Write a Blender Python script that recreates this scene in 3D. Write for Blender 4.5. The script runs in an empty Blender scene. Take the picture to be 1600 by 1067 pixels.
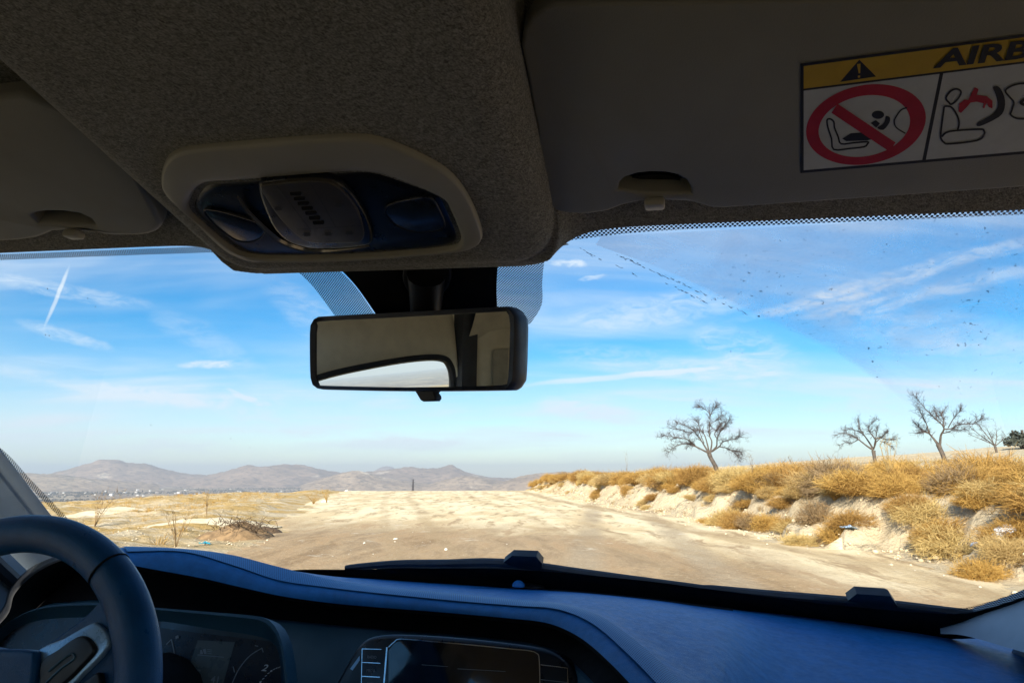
import bpy, bmesh, math, random
import numpy as np
from math import radians as R_, sin, cos, pi
random.seed(7)
rng = np.random.default_rng(7)
scene = bpy.context.scene
col = scene.collection

# ------------------------------------------------------------------ camera
CAM = np.array([.25, 0.0, 1.40]); FPX = 1067.0
YAW, PIT, ROLL = R_(12.8), R_(11.1), R_(2.2)
cam_d = bpy.data.cameras.new("camera"); cam = bpy.data.objects.new("camera", cam_d); col.objects.link(cam)
cam.location = CAM; cam.rotation_euler = (pi/2 + PIT, 0, YAW)
cam_d.sensor_width = 36.0; cam_d.lens = 24.0; cam_d.clip_start = .01; cam_d.clip_end = 60000
scene.camera = cam

# ------------------------------------------------------------------ light
SUN_AZ, SUN_EL = R_(186), R_(29)            # clockwise from +Y: the sun stands behind the car, a little to the left
sun_d = bpy.data.lights.new("sun", 'SUN'); sun_d.energy = 4.9; sun_d.angle = R_(.53); sun_d.color = (1, .92, .79)
sun = bpy.data.objects.new("sun", sun_d); col.objects.link(sun)
sun.location = (-20, -40, 40)
sdir = np.array([sin(SUN_AZ)*cos(SUN_EL), cos(SUN_AZ)*cos(SUN_EL), sin(SUN_EL)])
from mathutils import Vector, Matrix
sun.rotation_euler = Vector(sdir).to_track_quat('Z', 'Y').to_euler()
scene.view_settings.view_transform = 'Standard'; scene.view_settings.look = 'None'
scene.view_settings.gamma = 1; scene.view_settings.use_curve_mapping = False
scene.view_settings.exposure = 1.12
cy = scene.cycles
cy.use_denoising = True
try: cy.denoiser = 'OPENIMAGEDENOISE'
except Exception: pass
cy.max_bounces = 10; cy.diffuse_bounces = 5; cy.glossy_bounces = 4; cy.transparent_max_bounces = 16; cy.volume_bounces = 0
cy.sample_clamp_indirect = 8; cy.caustics_reflective = False; cy.caustics_refractive = False

# view rays: world frame, and the car's own frame (the car leans 2.2 degrees to the right)
fW = np.array([-sin(YAW)*cos(PIT), cos(YAW)*cos(PIT), sin(PIT)])
rW = np.array([cos(YAW), sin(YAW), 0.0]); uW = np.cross(rW, fW)
def w2l(v): return np.array([v[0]*cos(ROLL)-v[2]*sin(ROLL), v[1], v[0]*sin(ROLL)+v[2]*cos(ROLL)])
def rayW(px, py): return fW + rW*(px-800)/FPX + uW*(533.5-py)/FPX
def ray(px, py): return w2l(rayW(px, py))
def atY(px, py, Y): d = ray(px, py); return CAM + d*(Y/d[1])
def atZ(px, py, Z): d = ray(px, py); return CAM + d*((Z-CAM[2])/d[2])
def onpl(px, py, p, n): d = ray(px, py); return CAM + d*(np.dot(p-CAM, n)/np.dot(d, n))
def gW(px, py, Z=0.0): d = rayW(px, py); return CAM + d*((Z-CAM[2])/d[2])
def dW(px, py, dist):            # world point at horizontal distance dist
    d = rayW(px, py); return CAM + d*(dist/math.hypot(d[0], d[1]))

# ------------------------------------------------------------------ node helpers
class NT:
    def __init__(s, tree): s.t = tree
    def n(s, typ, **kw):
        nd = s.t.nodes.new(typ)
        for k, v in kw.items():
            if k.startswith('_'): setattr(nd, k[1:], v)
        return nd
    def val(s, sock, v):
        if hasattr(v, 'is_output') or isinstance(v, bpy.types.NodeSocket): s.t.links.new(v, sock)
        elif v is not None: sock.default_value = v
    def math(s, op, a, b=None, c=None, clamp=False):
        nd = s.n('ShaderNodeMath', _operation=op, _use_clamp=clamp); s.val(nd.inputs[0], a)
        if b is not None: s.val(nd.inputs[1], b)
        if c is not None: s.val(nd.inputs[2], c)
        return nd.outputs[0]
    def vec(s, op, a, b=None, out=0):
        nd = s.n('ShaderNodeVectorMath', _operation=op); s.val(nd.inputs[0], a)
        if b is not None: s.val(nd.inputs['Scale'] if op == 'SCALE' else nd.inputs[1], b)
        return nd.outputs['Value'] if op in ('DOT_PRODUCT', 'LENGTH', 'DISTANCE') else nd.outputs[0]
    def noise(s, v, scale, detail=4, rough=.55, dist=0, out='Fac'):
        nd = s.n('ShaderNodeTexNoise'); s.val(nd.inputs['Vector'], v); nd.inputs['Scale'].default_value = scale
        nd.inputs['Detail'].default_value = detail; nd.inputs['Roughness'].default_value = rough; nd.inputs['Distortion'].default_value = dist
        return nd.outputs[out]
    def mapr(s, v, a, b, c=0., d=1., smooth=True):
        nd = s.n('ShaderNodeMapRange'); nd.interpolation_type = 'SMOOTHSTEP' if smooth else 'LINEAR'
        s.val(nd.inputs[0], v)
        for i, x in enumerate((a, b, c, d)): nd.inputs[i+1].default_value = x
        return nd.outputs[0]
    def mix(s, f, a, b, typ='MIX'):
        nd = s.n('ShaderNodeMix', _data_type='RGBA', _blend_type=typ); s.val(nd.inputs[0], f); s.val(nd.inputs[6], a); s.val(nd.inputs[7], b)
        return nd.outputs[2]
    def scale(s, v, xyz):
        return s.vec('MULTIPLY', v, xyz)
def c4(c): return (c[0], c[1], c[2], 1.0)

def new_mat(name):
    m = bpy.data.materials.new(name); m.use_nodes = True
    t = NT(m.node_tree); b = m.node_tree.nodes['Principled BSDF']
    return m, t, b
def simple(name, c, rough=.5, metal=0., var=.12, vscale=30, bump=0., bscale=400, spec=.5, stretch=(1, 1, 1), coat=0, sheen=0):
    m, t, b = new_mat(name)
    tc = t.n('ShaderNodeTexCoord').outputs['Object']; v = t.scale(tc, stretch)
    f = t.noise(v, vscale, 5, .6)
    lo = c4([x*(1-var) for x in c]); hi = c4([min(1, x*(1+var)) for x in c])
    t.val(b.inputs['Base Color'], t.mix(t.mapr(f, .3, .7), lo, hi))
    b.inputs['Metallic'].default_value = metal
    t.val(b.inputs['Roughness'], t.mapr(t.noise(v, vscale*2.3, 4), .2, .8, max(.02, rough-.08), min(1, rough+.08)))
    b.inputs['Specular IOR Level'].default_value = spec
    if coat: b.inputs['Coat Weight'].default_value = coat
    if bump:
        bp = t.n('ShaderNodeBump'); bp.inputs['Strength'].default_value = bump; bp.inputs['Distance'].default_value = .002
        t.val(bp.inputs['Height'], t.noise(v, bscale, 3, .7)); t.val(b.inputs['Normal'], bp.outputs[0])
    return m

# ------------------------------------------------------------------ world: sky with thin cirrus
world = bpy.data.worlds.new("World"); scene.world = world; world.use_nodes = True
wt = NT(world.node_tree); bg = world.node_tree.nodes['Background']
sky = wt.n('ShaderNodeTexSky'); sky.sky_type = 'NISHITA'; sky.sun_disc = False
sky.sun_elevation = SUN_EL; sky.sun_rotation = SUN_AZ; sky.altitude = 1000; sky.air_density = 1.0; sky.dust_density = .6; sky.ozone_density = 2.0
dirv = wt.n('ShaderNodeTexCoord').outputs['Generated']
def unit(v): v = np.array(v, float); return v/np.linalg.norm(v)
sepz = wt.n('ShaderNodeSeparateXYZ'); wt.val(sepz.inputs[0], dirv)
zc = wt.math('MAXIMUM', sepz.outputs[2], .03)
inv = wt.math('DIVIDE', 1.0, wt.math('ADD', zc, .12))
plane = wt.vec('SCALE', dirv, inv)
pl2 = wt.scale(plane, (.55, 1.25, 0))                      # streaks stretched across the view
rot = wt.n('ShaderNodeVectorRotate'); rot.inputs['Angle'].default_value = R_(-22); rot.inputs['Axis'].default_value = (0, 0, 1)
wt.val(rot.inputs['Vector'], plane)
pl3 = wt.scale(rot.outputs[0], (.32, 1.5, 0))
n1 = wt.mapr(wt.noise(pl3, 1.15, 9, .62, .6), .40, .74)
n2 = wt.mapr(wt.noise(pl2, .55, 5, .55, .3), .38, .70)
veil = wt.math('MULTIPLY', n2, .42)
cirrus = wt.math('ADD', wt.math('MULTIPLY', n1, wt.math('MULTIPLY_ADD', n2, .75, .12)), veil)
warp = wt.vec('SCALE', wt.vec('SUBTRACT', wt.noise(dirv, 9, 6, .65, 0, 'Color'), (.5, .5, .5)), .03)
wdir = wt.vec('ADD', dirv, warp)
warp2 = wt.vec('SCALE', wt.vec('SUBTRACT', wt.noise(dirv, 14, 3, .5, 0, 'Color'), (.5, .5, .5)), .006)
fdir = wt.vec('ADD', dirv, warp2)
feather = wt.mapr(wt.noise(wt.scale(dirv, (26, 26, 80)), 1, 6, .7, .8), .34, .66, .12, 1.0)
SEG = [((107, 416), (70, 512), 2.4, .6, 0), ((-30, 432), (235, 474), 11, .42, 1), ((20, 503), (180, 548), 9, .5, 1), ((275, 570), (375, 564), 5, .75, 1),
       ((350, 604), (420, 629), 4.5, .6, 1), ((-40, 572), (340, 634), 10, .34, 1), ((320, 622), (500, 690), 16, .25, 1), ((1150, 502), (1680, 362), 12, .55, 1),
       ((1230, 500), (1700, 408), 10, .4, 1), ((815, 602), (1130, 574), 5, .5, 0), ((855, 410), (915, 413), 6, .6, 1), ((900, 438), (948, 427), 4, .5, 1),
       ((830, 628), (1010, 655), 17, .45, 1), ((440, 668), (700, 700), 14, .35, 1), ((540, 694), (740, 686), 9, .35, 1), ((-60, 690), (400, 705), 14, .45, 1),
       ((230, 480), (420, 590), 20, .22, 1), ((1080, 520), (1260, 575), 30, .45, 1), ((880, 500), (1180, 470), 26, .40, 1), ((420, 440), (640, 620), 30, .30, 1), ((120, 610), (520, 640), 16, .30, 1), ((850, 545), (1250, 600), 22, .35, 1), ((1250, 640), (1640, 610), 20, .30, 1), ((1240, 470), (1660, 560), 36, .32, 1)]
for a, b_, w, k, soft in SEG:
    A, B = unit(rayW(*a)), unit(rayW(*b_)); nrm = unit(np.cross(A, B)); mid = (A+B)/2; tt = unit(B-A); L = np.linalg.norm(B-A)/2
    dv = wdir if soft else fdir
    ds = wt.math('DIVIDE', wt.vec('DOT_PRODUCT', dv, tuple(nrm)), w/FPX)
    al = wt.math('DIVIDE', wt.math('SUBTRACT', wt.vec('DOT_PRODUCT', dv, tuple(tt)), float(mid@tt)), L)
    al4 = wt.math('POWER', wt.math('ABSOLUTE', al), 3.0)
    fr = wt.vec('DOT_PRODUCT', dv, tuple(unit(mid)))
    rr = wt.math('ADD', wt.math('MULTIPLY', ds, ds), al4)
    mk = wt.math('MULTIPLY', wt.mapr(rr, 1.35, 0.0, 0, k), wt.mapr(fr, .3, .5))
    if soft: mk = wt.math('MULTIPLY', mk, feather)
    cirrus = wt.math('ADD', cirrus, mk)
low_veil = wt.math('MULTIPLY', wt.mapr(sepz.outputs[2], .20, .02, 0, .34), wt.mapr(wt.noise(wt.scale(dirv, (3, 3, 22)), 1.2, 6, .6, .5), .25, .7, .55, 1.0))
cirrus = wt.math('MINIMUM', wt.math('ADD', cirrus, low_veil), .95)
cirrus = wt.math('MULTIPLY', cirrus, wt.mapr(sepz.outputs[2], -.02, .06))
hsv = wt.n('ShaderNodeHueSaturation'); hsv.inputs['Saturation'].default_value = 1.62; hsv.inputs['Value'].default_value = 1.0; hsv.inputs['Hue'].default_value = .496
wt.val(hsv.inputs['Color'], sky.outputs[0])
SKY_K = .076
cl_col = (5.3, 5.9, 6.5, 1)
skyc = wt.mix(wt.math('MULTIPLY', cirrus, .95), hsv.outputs[0], cl_col)
wt.val(bg.inputs['Color'], skyc); bg.inputs['Strength'].default_value = SKY_K

# ------------------------------------------------------------------ mesh helpers
def link(name, me, mats, parent=None, kind=None, smooth=True, sharp=None):
    o = bpy.data.objects.new(name, me); col.objects.link(o)
    for m in (mats if isinstance(mats, (list, tuple)) else [mats]):
        if me.materials.find(m.name) < 0 or isinstance(mats, (list, tuple)): me.materials.append(m)
    if parent is not None: o.parent = parent
    if kind: o['kind'] = kind
    if smooth:
        me.polygons.foreach_set('use_smooth', [True]*len(me.polygons))
        if sharp: me.set_sharp_from_angle(angle=R_(sharp))
    return o
def mesh(name, V, Fc, mats, parent=None, kind=None, smooth=True, sharp=40, idx=None, uv=None):
    me = bpy.data.meshes.new(name); me.from_pydata([tuple(map(float, v)) for v in V], [], [tuple(f) for f in Fc])
    if idx is not None: me.polygons.foreach_set('material_index', idx)
    if uv is not None:
        l = me.uv_layers.new(name='UVMap'); vi = np.empty(len(me.loops), int); me.loops.foreach_get('vertex_index', vi)
        l.data.foreach_set('uv', np.asarray(uv, float)[vi].ravel())
    me.update()
    return link(name, me, mats, parent, kind, smooth, sharp)
def grid_faces(n, m, o=0, close=False):
    F = []
    for i in range(n-1):
        for j in range(m if close else m-1):
            k = (j+1) % m
            F.append((o+i*m+j, o+i*m+k, o+(i+1)*m+k, o+(i+1)*m+j))
    return F
def gridmesh(name, P, mats, parent=None, close=False, caps=False, **kw):
    P = np.asarray(P, float); n, m = P.shape[:2]
    F = grid_faces(n, m, 0, close)
    if caps: F += [tuple(range(m))[::-1], tuple((n-1)*m+j for j in range(m))]
    return mesh(name, P.reshape(-1, 3), F, mats, parent, **kw)
def catmull(P, k=8, closed=False):
    P = np.asarray(P, float); n = len(P); out = []
    for i in range(n if closed else n-1):
        g = (lambda j: P[j % n]) if closed else (lambda j: P[min(max(j, 0), n-1)])
        a, b, c, d = g(i-1), g(i), g(i+1), g(i+2)
        for s in range(k):
            t = s/k
            out.append(.5*((2*b)+(-a+c)*t+(2*a-5*b+4*c-d)*t*t+(-a+3*b-3*c+d)*t**3))
    if not closed: out.append(P[-1])
    return np.array(out)
def resample(P, n, closed=False):
    P = np.asarray(P, float)
    Q = np.vstack([P, P[:1]]) if closed else P
    s = np.r_[0, np.cumsum(np.linalg.norm(np.diff(Q, axis=0), axis=1))]
    t = np.linspace(0, s[-1], n, endpoint=not closed)
    return np.stack([np.interp(t, s, Q[:, i]) for i in range(Q.shape[1])], 1)
def tube_vf(pts, rad, seg=8, o=0, flat=None, caps=True):
    pts = np.asarray(pts, float); n = len(pts); rad = np.broadcast_to(np.asarray(rad, float), (n,))
    T = np.gradient(pts, axis=0); T /= np.linalg.norm(T, axis=1)[:, None]+1e-12
    ref = np.array([0, 0, 1.]) if abs(T[0][2]) < .9 else np.array([1., 0, 0])
    V = []
    nv = None
    for i in range(n):
        if nv is None: nv = np.cross(T[i], ref)
        nv = nv - T[i]*np.dot(nv, T[i]); nv /= np.linalg.norm(nv)+1e-12
        bv = np.cross(T[i], nv)
        for k in range(seg):
            a = 2*pi*k/seg
            V.append(pts[i]+rad[i]*(cos(a)*nv+sin(a)*bv*(flat or 1)))
    F = grid_faces(n, seg, o, True)
    if caps: F += [tuple(o+j for j in range(seg))[::-1], tuple(o+(n-1)*seg+j for j in range(seg))]
    return V, F
def tubes(name, items, mats, parent=None, **kw):
    V, F = [], []
    for pts, rad, seg in items:
        v, f = tube_vf(pts, rad, seg, len(V)); V += v; F += f
    return mesh(name, V, F, mats, parent, **kw)
def slab(name, outer, nrm, thick, mats, parent=None, holes=(), bevel=.003, bseg=3, sharp=50, both=False):
    """a plate: closed outline(s) on one face, thickened along -nrm, rim edges of the nrm side rounded"""
    nrm = unit(nrm); bm = bmesh.new(); es = []
    for lp in [outer, *holes]:
        vs = [bm.verts.new(tuple(p)) for p in lp]
        es += [bm.edges.new((vs[i], vs[(i+1) % len(vs)])) for i in range(len(vs))]
    bmesh.ops.triangle_fill(bm, use_beauty=True, use_dissolve=False, edges=es, normal=tuple(nrm))
    front = list(bm.faces)
    bmesh.ops.dissolve_limit(bm, angle_limit=.001, verts=bm.verts[:], edges=[e for e in bm.edges if len(e.link_faces) == 2])
    r = bmesh.ops.extrude_face_region(bm, geom=bm.faces[:])
    nv = [g for g in r['geom'] if isinstance(g, bmesh.types.BMVert)]
    bmesh.ops.translate(bm, verts=nv, vec=tuple(-nrm*thick))
    bmesh.ops.recalc_face_normals(bm, faces=bm.faces[:])
    if bevel:
        o0 = np.array(outer[0]); sel = []
        for e in bm.edges:
            if len(e.link_faces) == 2 and e.calc_face_angle(0) > .7:
                h = max(abs(np.dot(np.array(v.co)-o0, nrm)) for v in e.verts)
                if h < thick*.2 or (both and min(abs(np.dot(np.array(v.co)-o0, nrm)) for v in e.verts) > thick*.8): sel.append(e)
        bmesh.ops.bevel(bm, geom=sel, offset=bevel, segments=bseg, profile=.5, affect='EDGES', clamp_overlap=True)
    me = bpy.data.meshes.new(name); bm.to_mesh(me); bm.free()
    return link(name, me, mats, parent, None, True, sharp)
def box_vf(c, h, o=0, M=None):
    V = []
    for x in (-1, 1):
        for y in (-1, 1):
            for z in (-1, 1):
                p = np.array([x*h[0], y*h[1], z*h[2]])
                V.append(np.asarray(c)+(M@p if M is not None else p))
    return V, [tuple(o+i for i in f) for f in ((0, 1, 3, 2), (4, 6, 7, 5), (0, 4, 5, 1), (2, 3, 7, 6), (0, 2, 6, 4), (1, 5, 7, 3))]
def rbox(name, c, h, mats, parent=None, bevel=.004, M=None, seg=2):
    V, F = box_vf(c, h, 0, M); bm = bmesh.new()
    vs = [bm.verts.new(tuple(v)) for v in V]
    for f in F: bm.faces.new([vs[i] for i in f])
    bmesh.ops.recalc_face_normals(bm, faces=bm.faces[:])
    bmesh.ops.bevel(bm, geom=bm.edges[:], offset=bevel, segments=seg, profile=.5, affect='EDGES')
    me = bpy.data.meshes.new(name); bm.to_mesh(me); bm.free()
    return link(name, me, mats, parent, None, True, 40)
_fc = {}
def text2d(s, bold=0., shear=0.):
    k = (s, bold, shear)
    if k not in _fc:
        cu = bpy.data.curves.new('t', 'FONT'); cu.body = s; cu.size = 1; cu.offset = bold; cu.shear = shear; cu.resolution_u = 3; cu.fill_mode = 'FRONT'
        o = bpy.data.objects.new('t', cu); col.objects.link(o)
        me = bpy.data.meshes.new_from_object(o.evaluated_get(bpy.context.evaluated_depsgraph_get()))
        V = [tuple(v.co[:2]) for v in me.vertices]; F = [tuple(p.vertices) for p in me.polygons]
        bpy.data.objects.remove(o); bpy.data.curves.remove(cu); bpy.data.meshes.remove(me)
        _fc[k] = (V, F)
    return _fc[k]
class Print:
    """flat print on a plane: shapes given as 2-D outlines, mapped by fn(x, y, layer) -> point"""
    def __init__(s, fn): s.fn, s.V, s.F, s.I, s.n = fn, [], [], [], 0
    def add(s, V2, F, mi, layer=None):
        s.n += 1; L = s.n if layer is None else layer; o = len(s.V)
        s.V += [s.fn(x, y, L) for x, y in V2]; s.F += [tuple(o+i for i in f) for f in F]; s.I += [mi]*len(F)
    def poly(s, P, mi, layer=None):
        from mathutils.geometry import tessellate_polygon
        tr = tessellate_polygon([[Vector((x, y, 0)) for x, y in P]])
        s.add(P, [tuple(t) for t in tr], mi, layer)
    def line(s, P, w, mi, closed=False, layer=None):
        P = np.asarray(P, float); n = len(P)
        Q = np.vstack([P, P[:1]]) if closed else P
        T = np.gradient(Q, axis=0)
        if closed: T[0] = T[-1] = Q[1]-Q[-2]
        T /= np.linalg.norm(T, axis=1)[:, None]+1e-9; N = np.stack([-T[:, 1], T[:, 0]], 1)
        V = np.vstack([Q+N*w/2, Q-N*w/2]); m = len(Q)
        s.add([tuple(v) for v in V], [(i, i+1, m+i+1, m+i) for i in range(m-1)], mi, layer)
    def ring(s, A, B, mi, layer=None):
        n = len(A); s.add(list(A)+list(B), [(i, (i+1) % n, n+(i+1) % n, n+i) for i in range(n)], mi, layer)
    def text(s, t, org, ex, ey, mi, bold=0, shear=0, layer=None):
        V, F = text2d(t, bold, shear); s.add([(org[0]+x*ex[0]+y*ey[0], org[1]+x*ex[1]+y*ey[1]) for x, y in V], F, mi, layer)
    def done(s, name, mats, parent): return mesh(name, s.V, s.F, mats, parent, smooth=False, idx=s.I)
def empty(name, loc=(0, 0, 0), rot=(0, 0, 0)):
    o = bpy.data.objects.new(name, None); col.objects.link(o); o.location = loc; o.rotation_euler = rot; o.empty_display_size = .2
    return o
def tag(o, label, cat, group=None):
    o['label'] = label; o['category'] = cat
    if group: o['group'] = group
    return o
# =================================================================== the car (all children in the car's own frame)
Rl = Matrix.Rotation(ROLL, 3, 'Y')
cl = Rl @ Vector(CAM)
car = empty("car", (CAM[0]-cl.x, CAM[1]-cl.y, CAM[2]-cl.z), (0, ROLL, 0))
tag(car, "car seen from inside, with blue-black dashboard, beige roof lining and sun visors", "car")
XC = -.03

def fabric(name, c, k=1.0):
    m, t, b = new_mat(name)
    tc = t.n('ShaderNodeTexCoord').outputs['Object']
    rv = t.n('ShaderNodeVectorRotate'); rv.inputs['Axis'].default_value = (0, 0, 1); rv.inputs['Angle'].default_value = R_(32); t.val(rv.inputs['Vector'], tc)
    fib = t.noise(t.scale(rv.outputs[0], (1, .35, 1)), 1000, 3, .6, .8)
    fib2 = t.noise(t.scale(tc, (.5, 1, 1)), 480, 4, .65, 1.2)
    big = t.noise(tc, 14, 4, .6)
    f = t.math('ADD', t.math('MULTIPLY', fib, .55), t.math('MULTIPLY', fib2, .45))
    lo = c4([x*.36 for x in c]); hi = c4([min(1, x*1.9) for x in c])
    cc = t.mix(t.mapr(f, .34, .68), lo, hi)
    cc = t.mix(t.mapr(big, .3, .75, 0, .22), cc, c4([x*.7 for x in c]))
    t.val(b.inputs['Base Color'], cc); b.inputs['Roughness'].default_value = .95; b.inputs['Specular IOR Level'].default_value = .15
    b.inputs['Sheen Weight'].default_value = .15
    bp = t.n('ShaderNodeBump'); bp.inputs['Strength'].default_value = .55*k; bp.inputs['Distance'].default_value = .0012
    t.val(bp.inputs['Height'], f); t.val(b.inputs['Normal'], bp.outputs[0])
    return m
M_head = fabric('headliner_fabric', (.215, .212, .182))
M_visor = simple('visor_vinyl', (.25, .247, .208), .62, var=.06, vscale=8, bump=.25, bscale=900)
M_bezel = simple('beige_plastic', (.36, .35, .285), .5, var=.04, vscale=20, bump=.08, bscale=1200)
M_gloss = simple('glossy_navy_plastic', (.006, .009, .016), .32, var=.1, coat=.15, spec=.4)
M_lens = simple('smoked_lens', (.014, .02, .033), .2, var=.1, coat=.1)
M_pod = simple('grey_brown_plastic', (.055, .052, .047), .45, var=.05, bump=.1, bscale=1500)
M_black = simple('black_plastic', (.008, .009, .012), .45, var=.15)
M_matte = simple('matte_black', (.004, .004, .005), .8, var=.1, spec=.2)
M_dash = simple('dash_blue_black', (.014, .150, .425), .46, var=.12, vscale=60, bump=.45, bscale=800, spec=.3)
M_dash2 = simple('dash_lower_blue', (.018, .075, .118), .5, var=.1, vscale=12, bump=.2, bscale=1100)
M_wheel = simple('wheel_leather', (.005, .066, .18), .33, var=.14, vscale=25, bump=.3, bscale=1100, spec=.3)
M_silver = simple('satin_trim', (.30, .46, .62), .30, metal=.3, var=.05)
M_chrome = simple('chrome_line', (.55, .58, .62), .15, metal=1.0, var=.05)
M_pillar = simple('pillar_trim', (.30, .36, .42), .55, var=.05, bump=.1, bscale=900)
M_lit_trim = simple('lit_trim', (.70, .65, .52), .6, var=.06, bump=.1, bscale=900)  # paler copy of the beige trim, imitating a daylit rear cabin
M_rubber = simple('black_rubber', (.022, .027, .038), .5, var=.2, bump=.15, bscale=500)
M_paint = simple('car_paint', (.55, .56, .58), .25, var=.02, coat=.8)
M_carpet = simple('dark_carpet', (.03, .03, .032), .95, var=.3, bump=.4)
M_white = simple('label_white', (.50, .53, .52), .6, var=.05, vscale=60)
M_yel = simple('label_yellow', (.52, .34, .02), .6, var=.06, vscale=60)
M_red = simple('label_red', (.42, .012, .03), .6, var=.08, vscale=60)
M_ink = simple('label_black', (.012, .012, .014), .6, var=.1)
M_grey = simple('print_grey', (.22, .26, .30), .6, var=.05)
M_dim = simple('print_dim', (.035, .036, .038), .6, var=.05)
M_lcd = simple('lcd_grey_green', (.075, .10, .105), .3, var=.06)
M_face = simple('gauge_face', (.007, .010, .018), .3, var=.1)

def glass_mat():
    m = bpy.data.materials.new('clear_glass'); m.use_nodes = True; t = NT(m.node_tree)
    m.node_tree.nodes.remove(m.node_tree.nodes['Principled BSDF'])
    tr = t.n('ShaderNodeBsdfTransparent'); tr.inputs[0].default_value = (.965, .985, .99, 1)
    t.t.links.new(tr.outputs[0], m.node_tree.nodes['Material Output'].inputs[0]); return m
M_glass = glass_mat()

# ---- windscreen surface
def wy(u, v): return 1.24+(.63-1.24)*v-u*u*(.16-.155*v)
def ws(u, v, off=0.):
    hw = .724+(.730-.724)*v
    p = np.array([XC+u*hw, wy(u, v), 1.185+(1.628-1.185)*v])
    return p+np.array([0, -.57, -.82])*off
def onglass(px, py, off=0.):
    d = ray(px, py)
    def f(t):
        p = CAM+d*t; v = (p[2]-1.185)/(1.628-1.185); u = (p[0]-XC)/(.724+(.730-.724)*v); return p[1]-wy(u, v)
    a, b = .2, 2.2
    for _ in range(50):
        m = (a+b)/2
        if f(m) < 0: a = m
        else: b = m
    return CAM+d*a+np.array([0, -.57, -.82])*off
us = np.linspace(-1, 1, 41); vs_ = np.linspace(-.10, 1.06, 25)
windscreen = gridmesh("windscreen", [[ws(u, v) for u in us] for v in vs_], M_glass, car)

def strip_on_glass(name, A, B, mat_, off, n=60, m=4, parent=None, pitch=None):
    """a printed band on the glass between two picture-measured edges"""
    A = resample(catmull(A, 6), n); B = resample(catmull(B, 6), n)
    P = [[onglass(*(A[i]*(1-j/m)+B[i]*(j/m)), off) for i in range(n)] for j in range(m+1)]
    P = np.array(P); uv = None
    # real lengths as texture coordinates: x across the car, slope length
    uv = np.stack([P[..., 0], -.809*P[..., 1]+.588*P[..., 2]], -1).reshape(-1, 2)
    return gridmesh(name, P, mat_, parent or windscreen, uv=uv)
def dots_mat(name, pitch, fill, fade=None):
    m, t, b = new_mat(name)
    uv = t.n('ShaderNodeTexCoord').outputs['UV']
    rv = t.n('ShaderNodeVectorRotate'); rv.inputs['Axis'].default_value = (0, 0, 1); rv.inputs['Angle'].default_value = R_(45); t.val(rv.inputs['Vector'], uv)
    fr = t.vec('FRACTION', t.vec('SCALE', rv.outputs[0], 1/pitch)); q = t.vec('SUBTRACT', fr, (.5, .5, 0))
    s = t.n('ShaderNodeSeparateXYZ'); t.val(s.inputs[0], q)
    r = t.math('SQRT', t.math('ADD', t.math('MULTIPLY', s.outputs[0], s.outputs[0]), t.math('MULTIPLY', s.outputs[1], s.outputs[1])))
    a = t.math('LESS_THAN', r, fill)
    b.inputs['Base Color'].default_value = (.02, .022, .026, 1); b.inputs['Roughness'].default_value = .5
    t.val(b.inputs['Alpha'], a); return m
M_dots = dots_mat('frit_dots', .0022, .44); M_dots2 = dots_mat('frit_dots_edge', .0030, .42)
# header band of dots along the top edge
strip_on_glass("dotted_band", [(-120, 402), (0, 399), (160, 393), (335, 386)], [(-120, 412), (0, 408), (160, 402), (335, 396)], M_dots, -.002)
strip_on_glass("dotted_band", [(880, 355), (1000, 352), (1200, 342), (1400, 334), (1700, 322)], [(893, 377), (1010, 364), (1200, 354), (1400, 346), (1700, 333)], M_dots2, -.002)
strip_on_glass("dotted_band", [(505, 405), (530, 425), (556, 452), (584, 492), (590, 500)], [(440, 408), (466, 428), (490, 452), (520, 492), (526, 500)], M_dots, -.002)
strip_on_glass("dotted_band", [(772, 380), (774, 430), (775, 460), (777, 500), (800, 510), (822, 508)], [(900, 371), (868, 388), (852, 406), (847, 440), (846, 478), (828, 508)], M_dots, -.002)
strip_on_glass("frit_patch", [(500, 395), (530, 424), (556, 452), (585, 493), (592, 502)], [(780, 372), (776, 430), (775, 460), (777, 500), (777, 506)], M_matte, -.0035, m=10)
low = [(425, 896), (470, 892), (560, 892), (700, 890), (820, 893), (1000, 909), (1136, 927), (1272, 944), (1450, 960), (1540, 955), (1700, 900)]
strip_on_glass("frit_patch", [(425, 902), (470, 908), (560, 915), (700, 925), (820, 930), (1000, 945), (1136, 965), (1272, 985), (1450, 1000), (1540, 1000), (1700, 990)], low, M_matte, -.003)
strip_on_glass("dotted_band", low[7:], [(1272, 935), (1450, 951), (1540, 944), (1700, 884)], M_dots2, -.002)
strip_on_glass("dotted_band", [(-60, 668), (0, 713), (40, 757), (89, 807), (110, 830)], [(-54, 662), (6, 707), (46, 750), (97, 803), (118, 826)], M_dots2, -.002)

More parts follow.
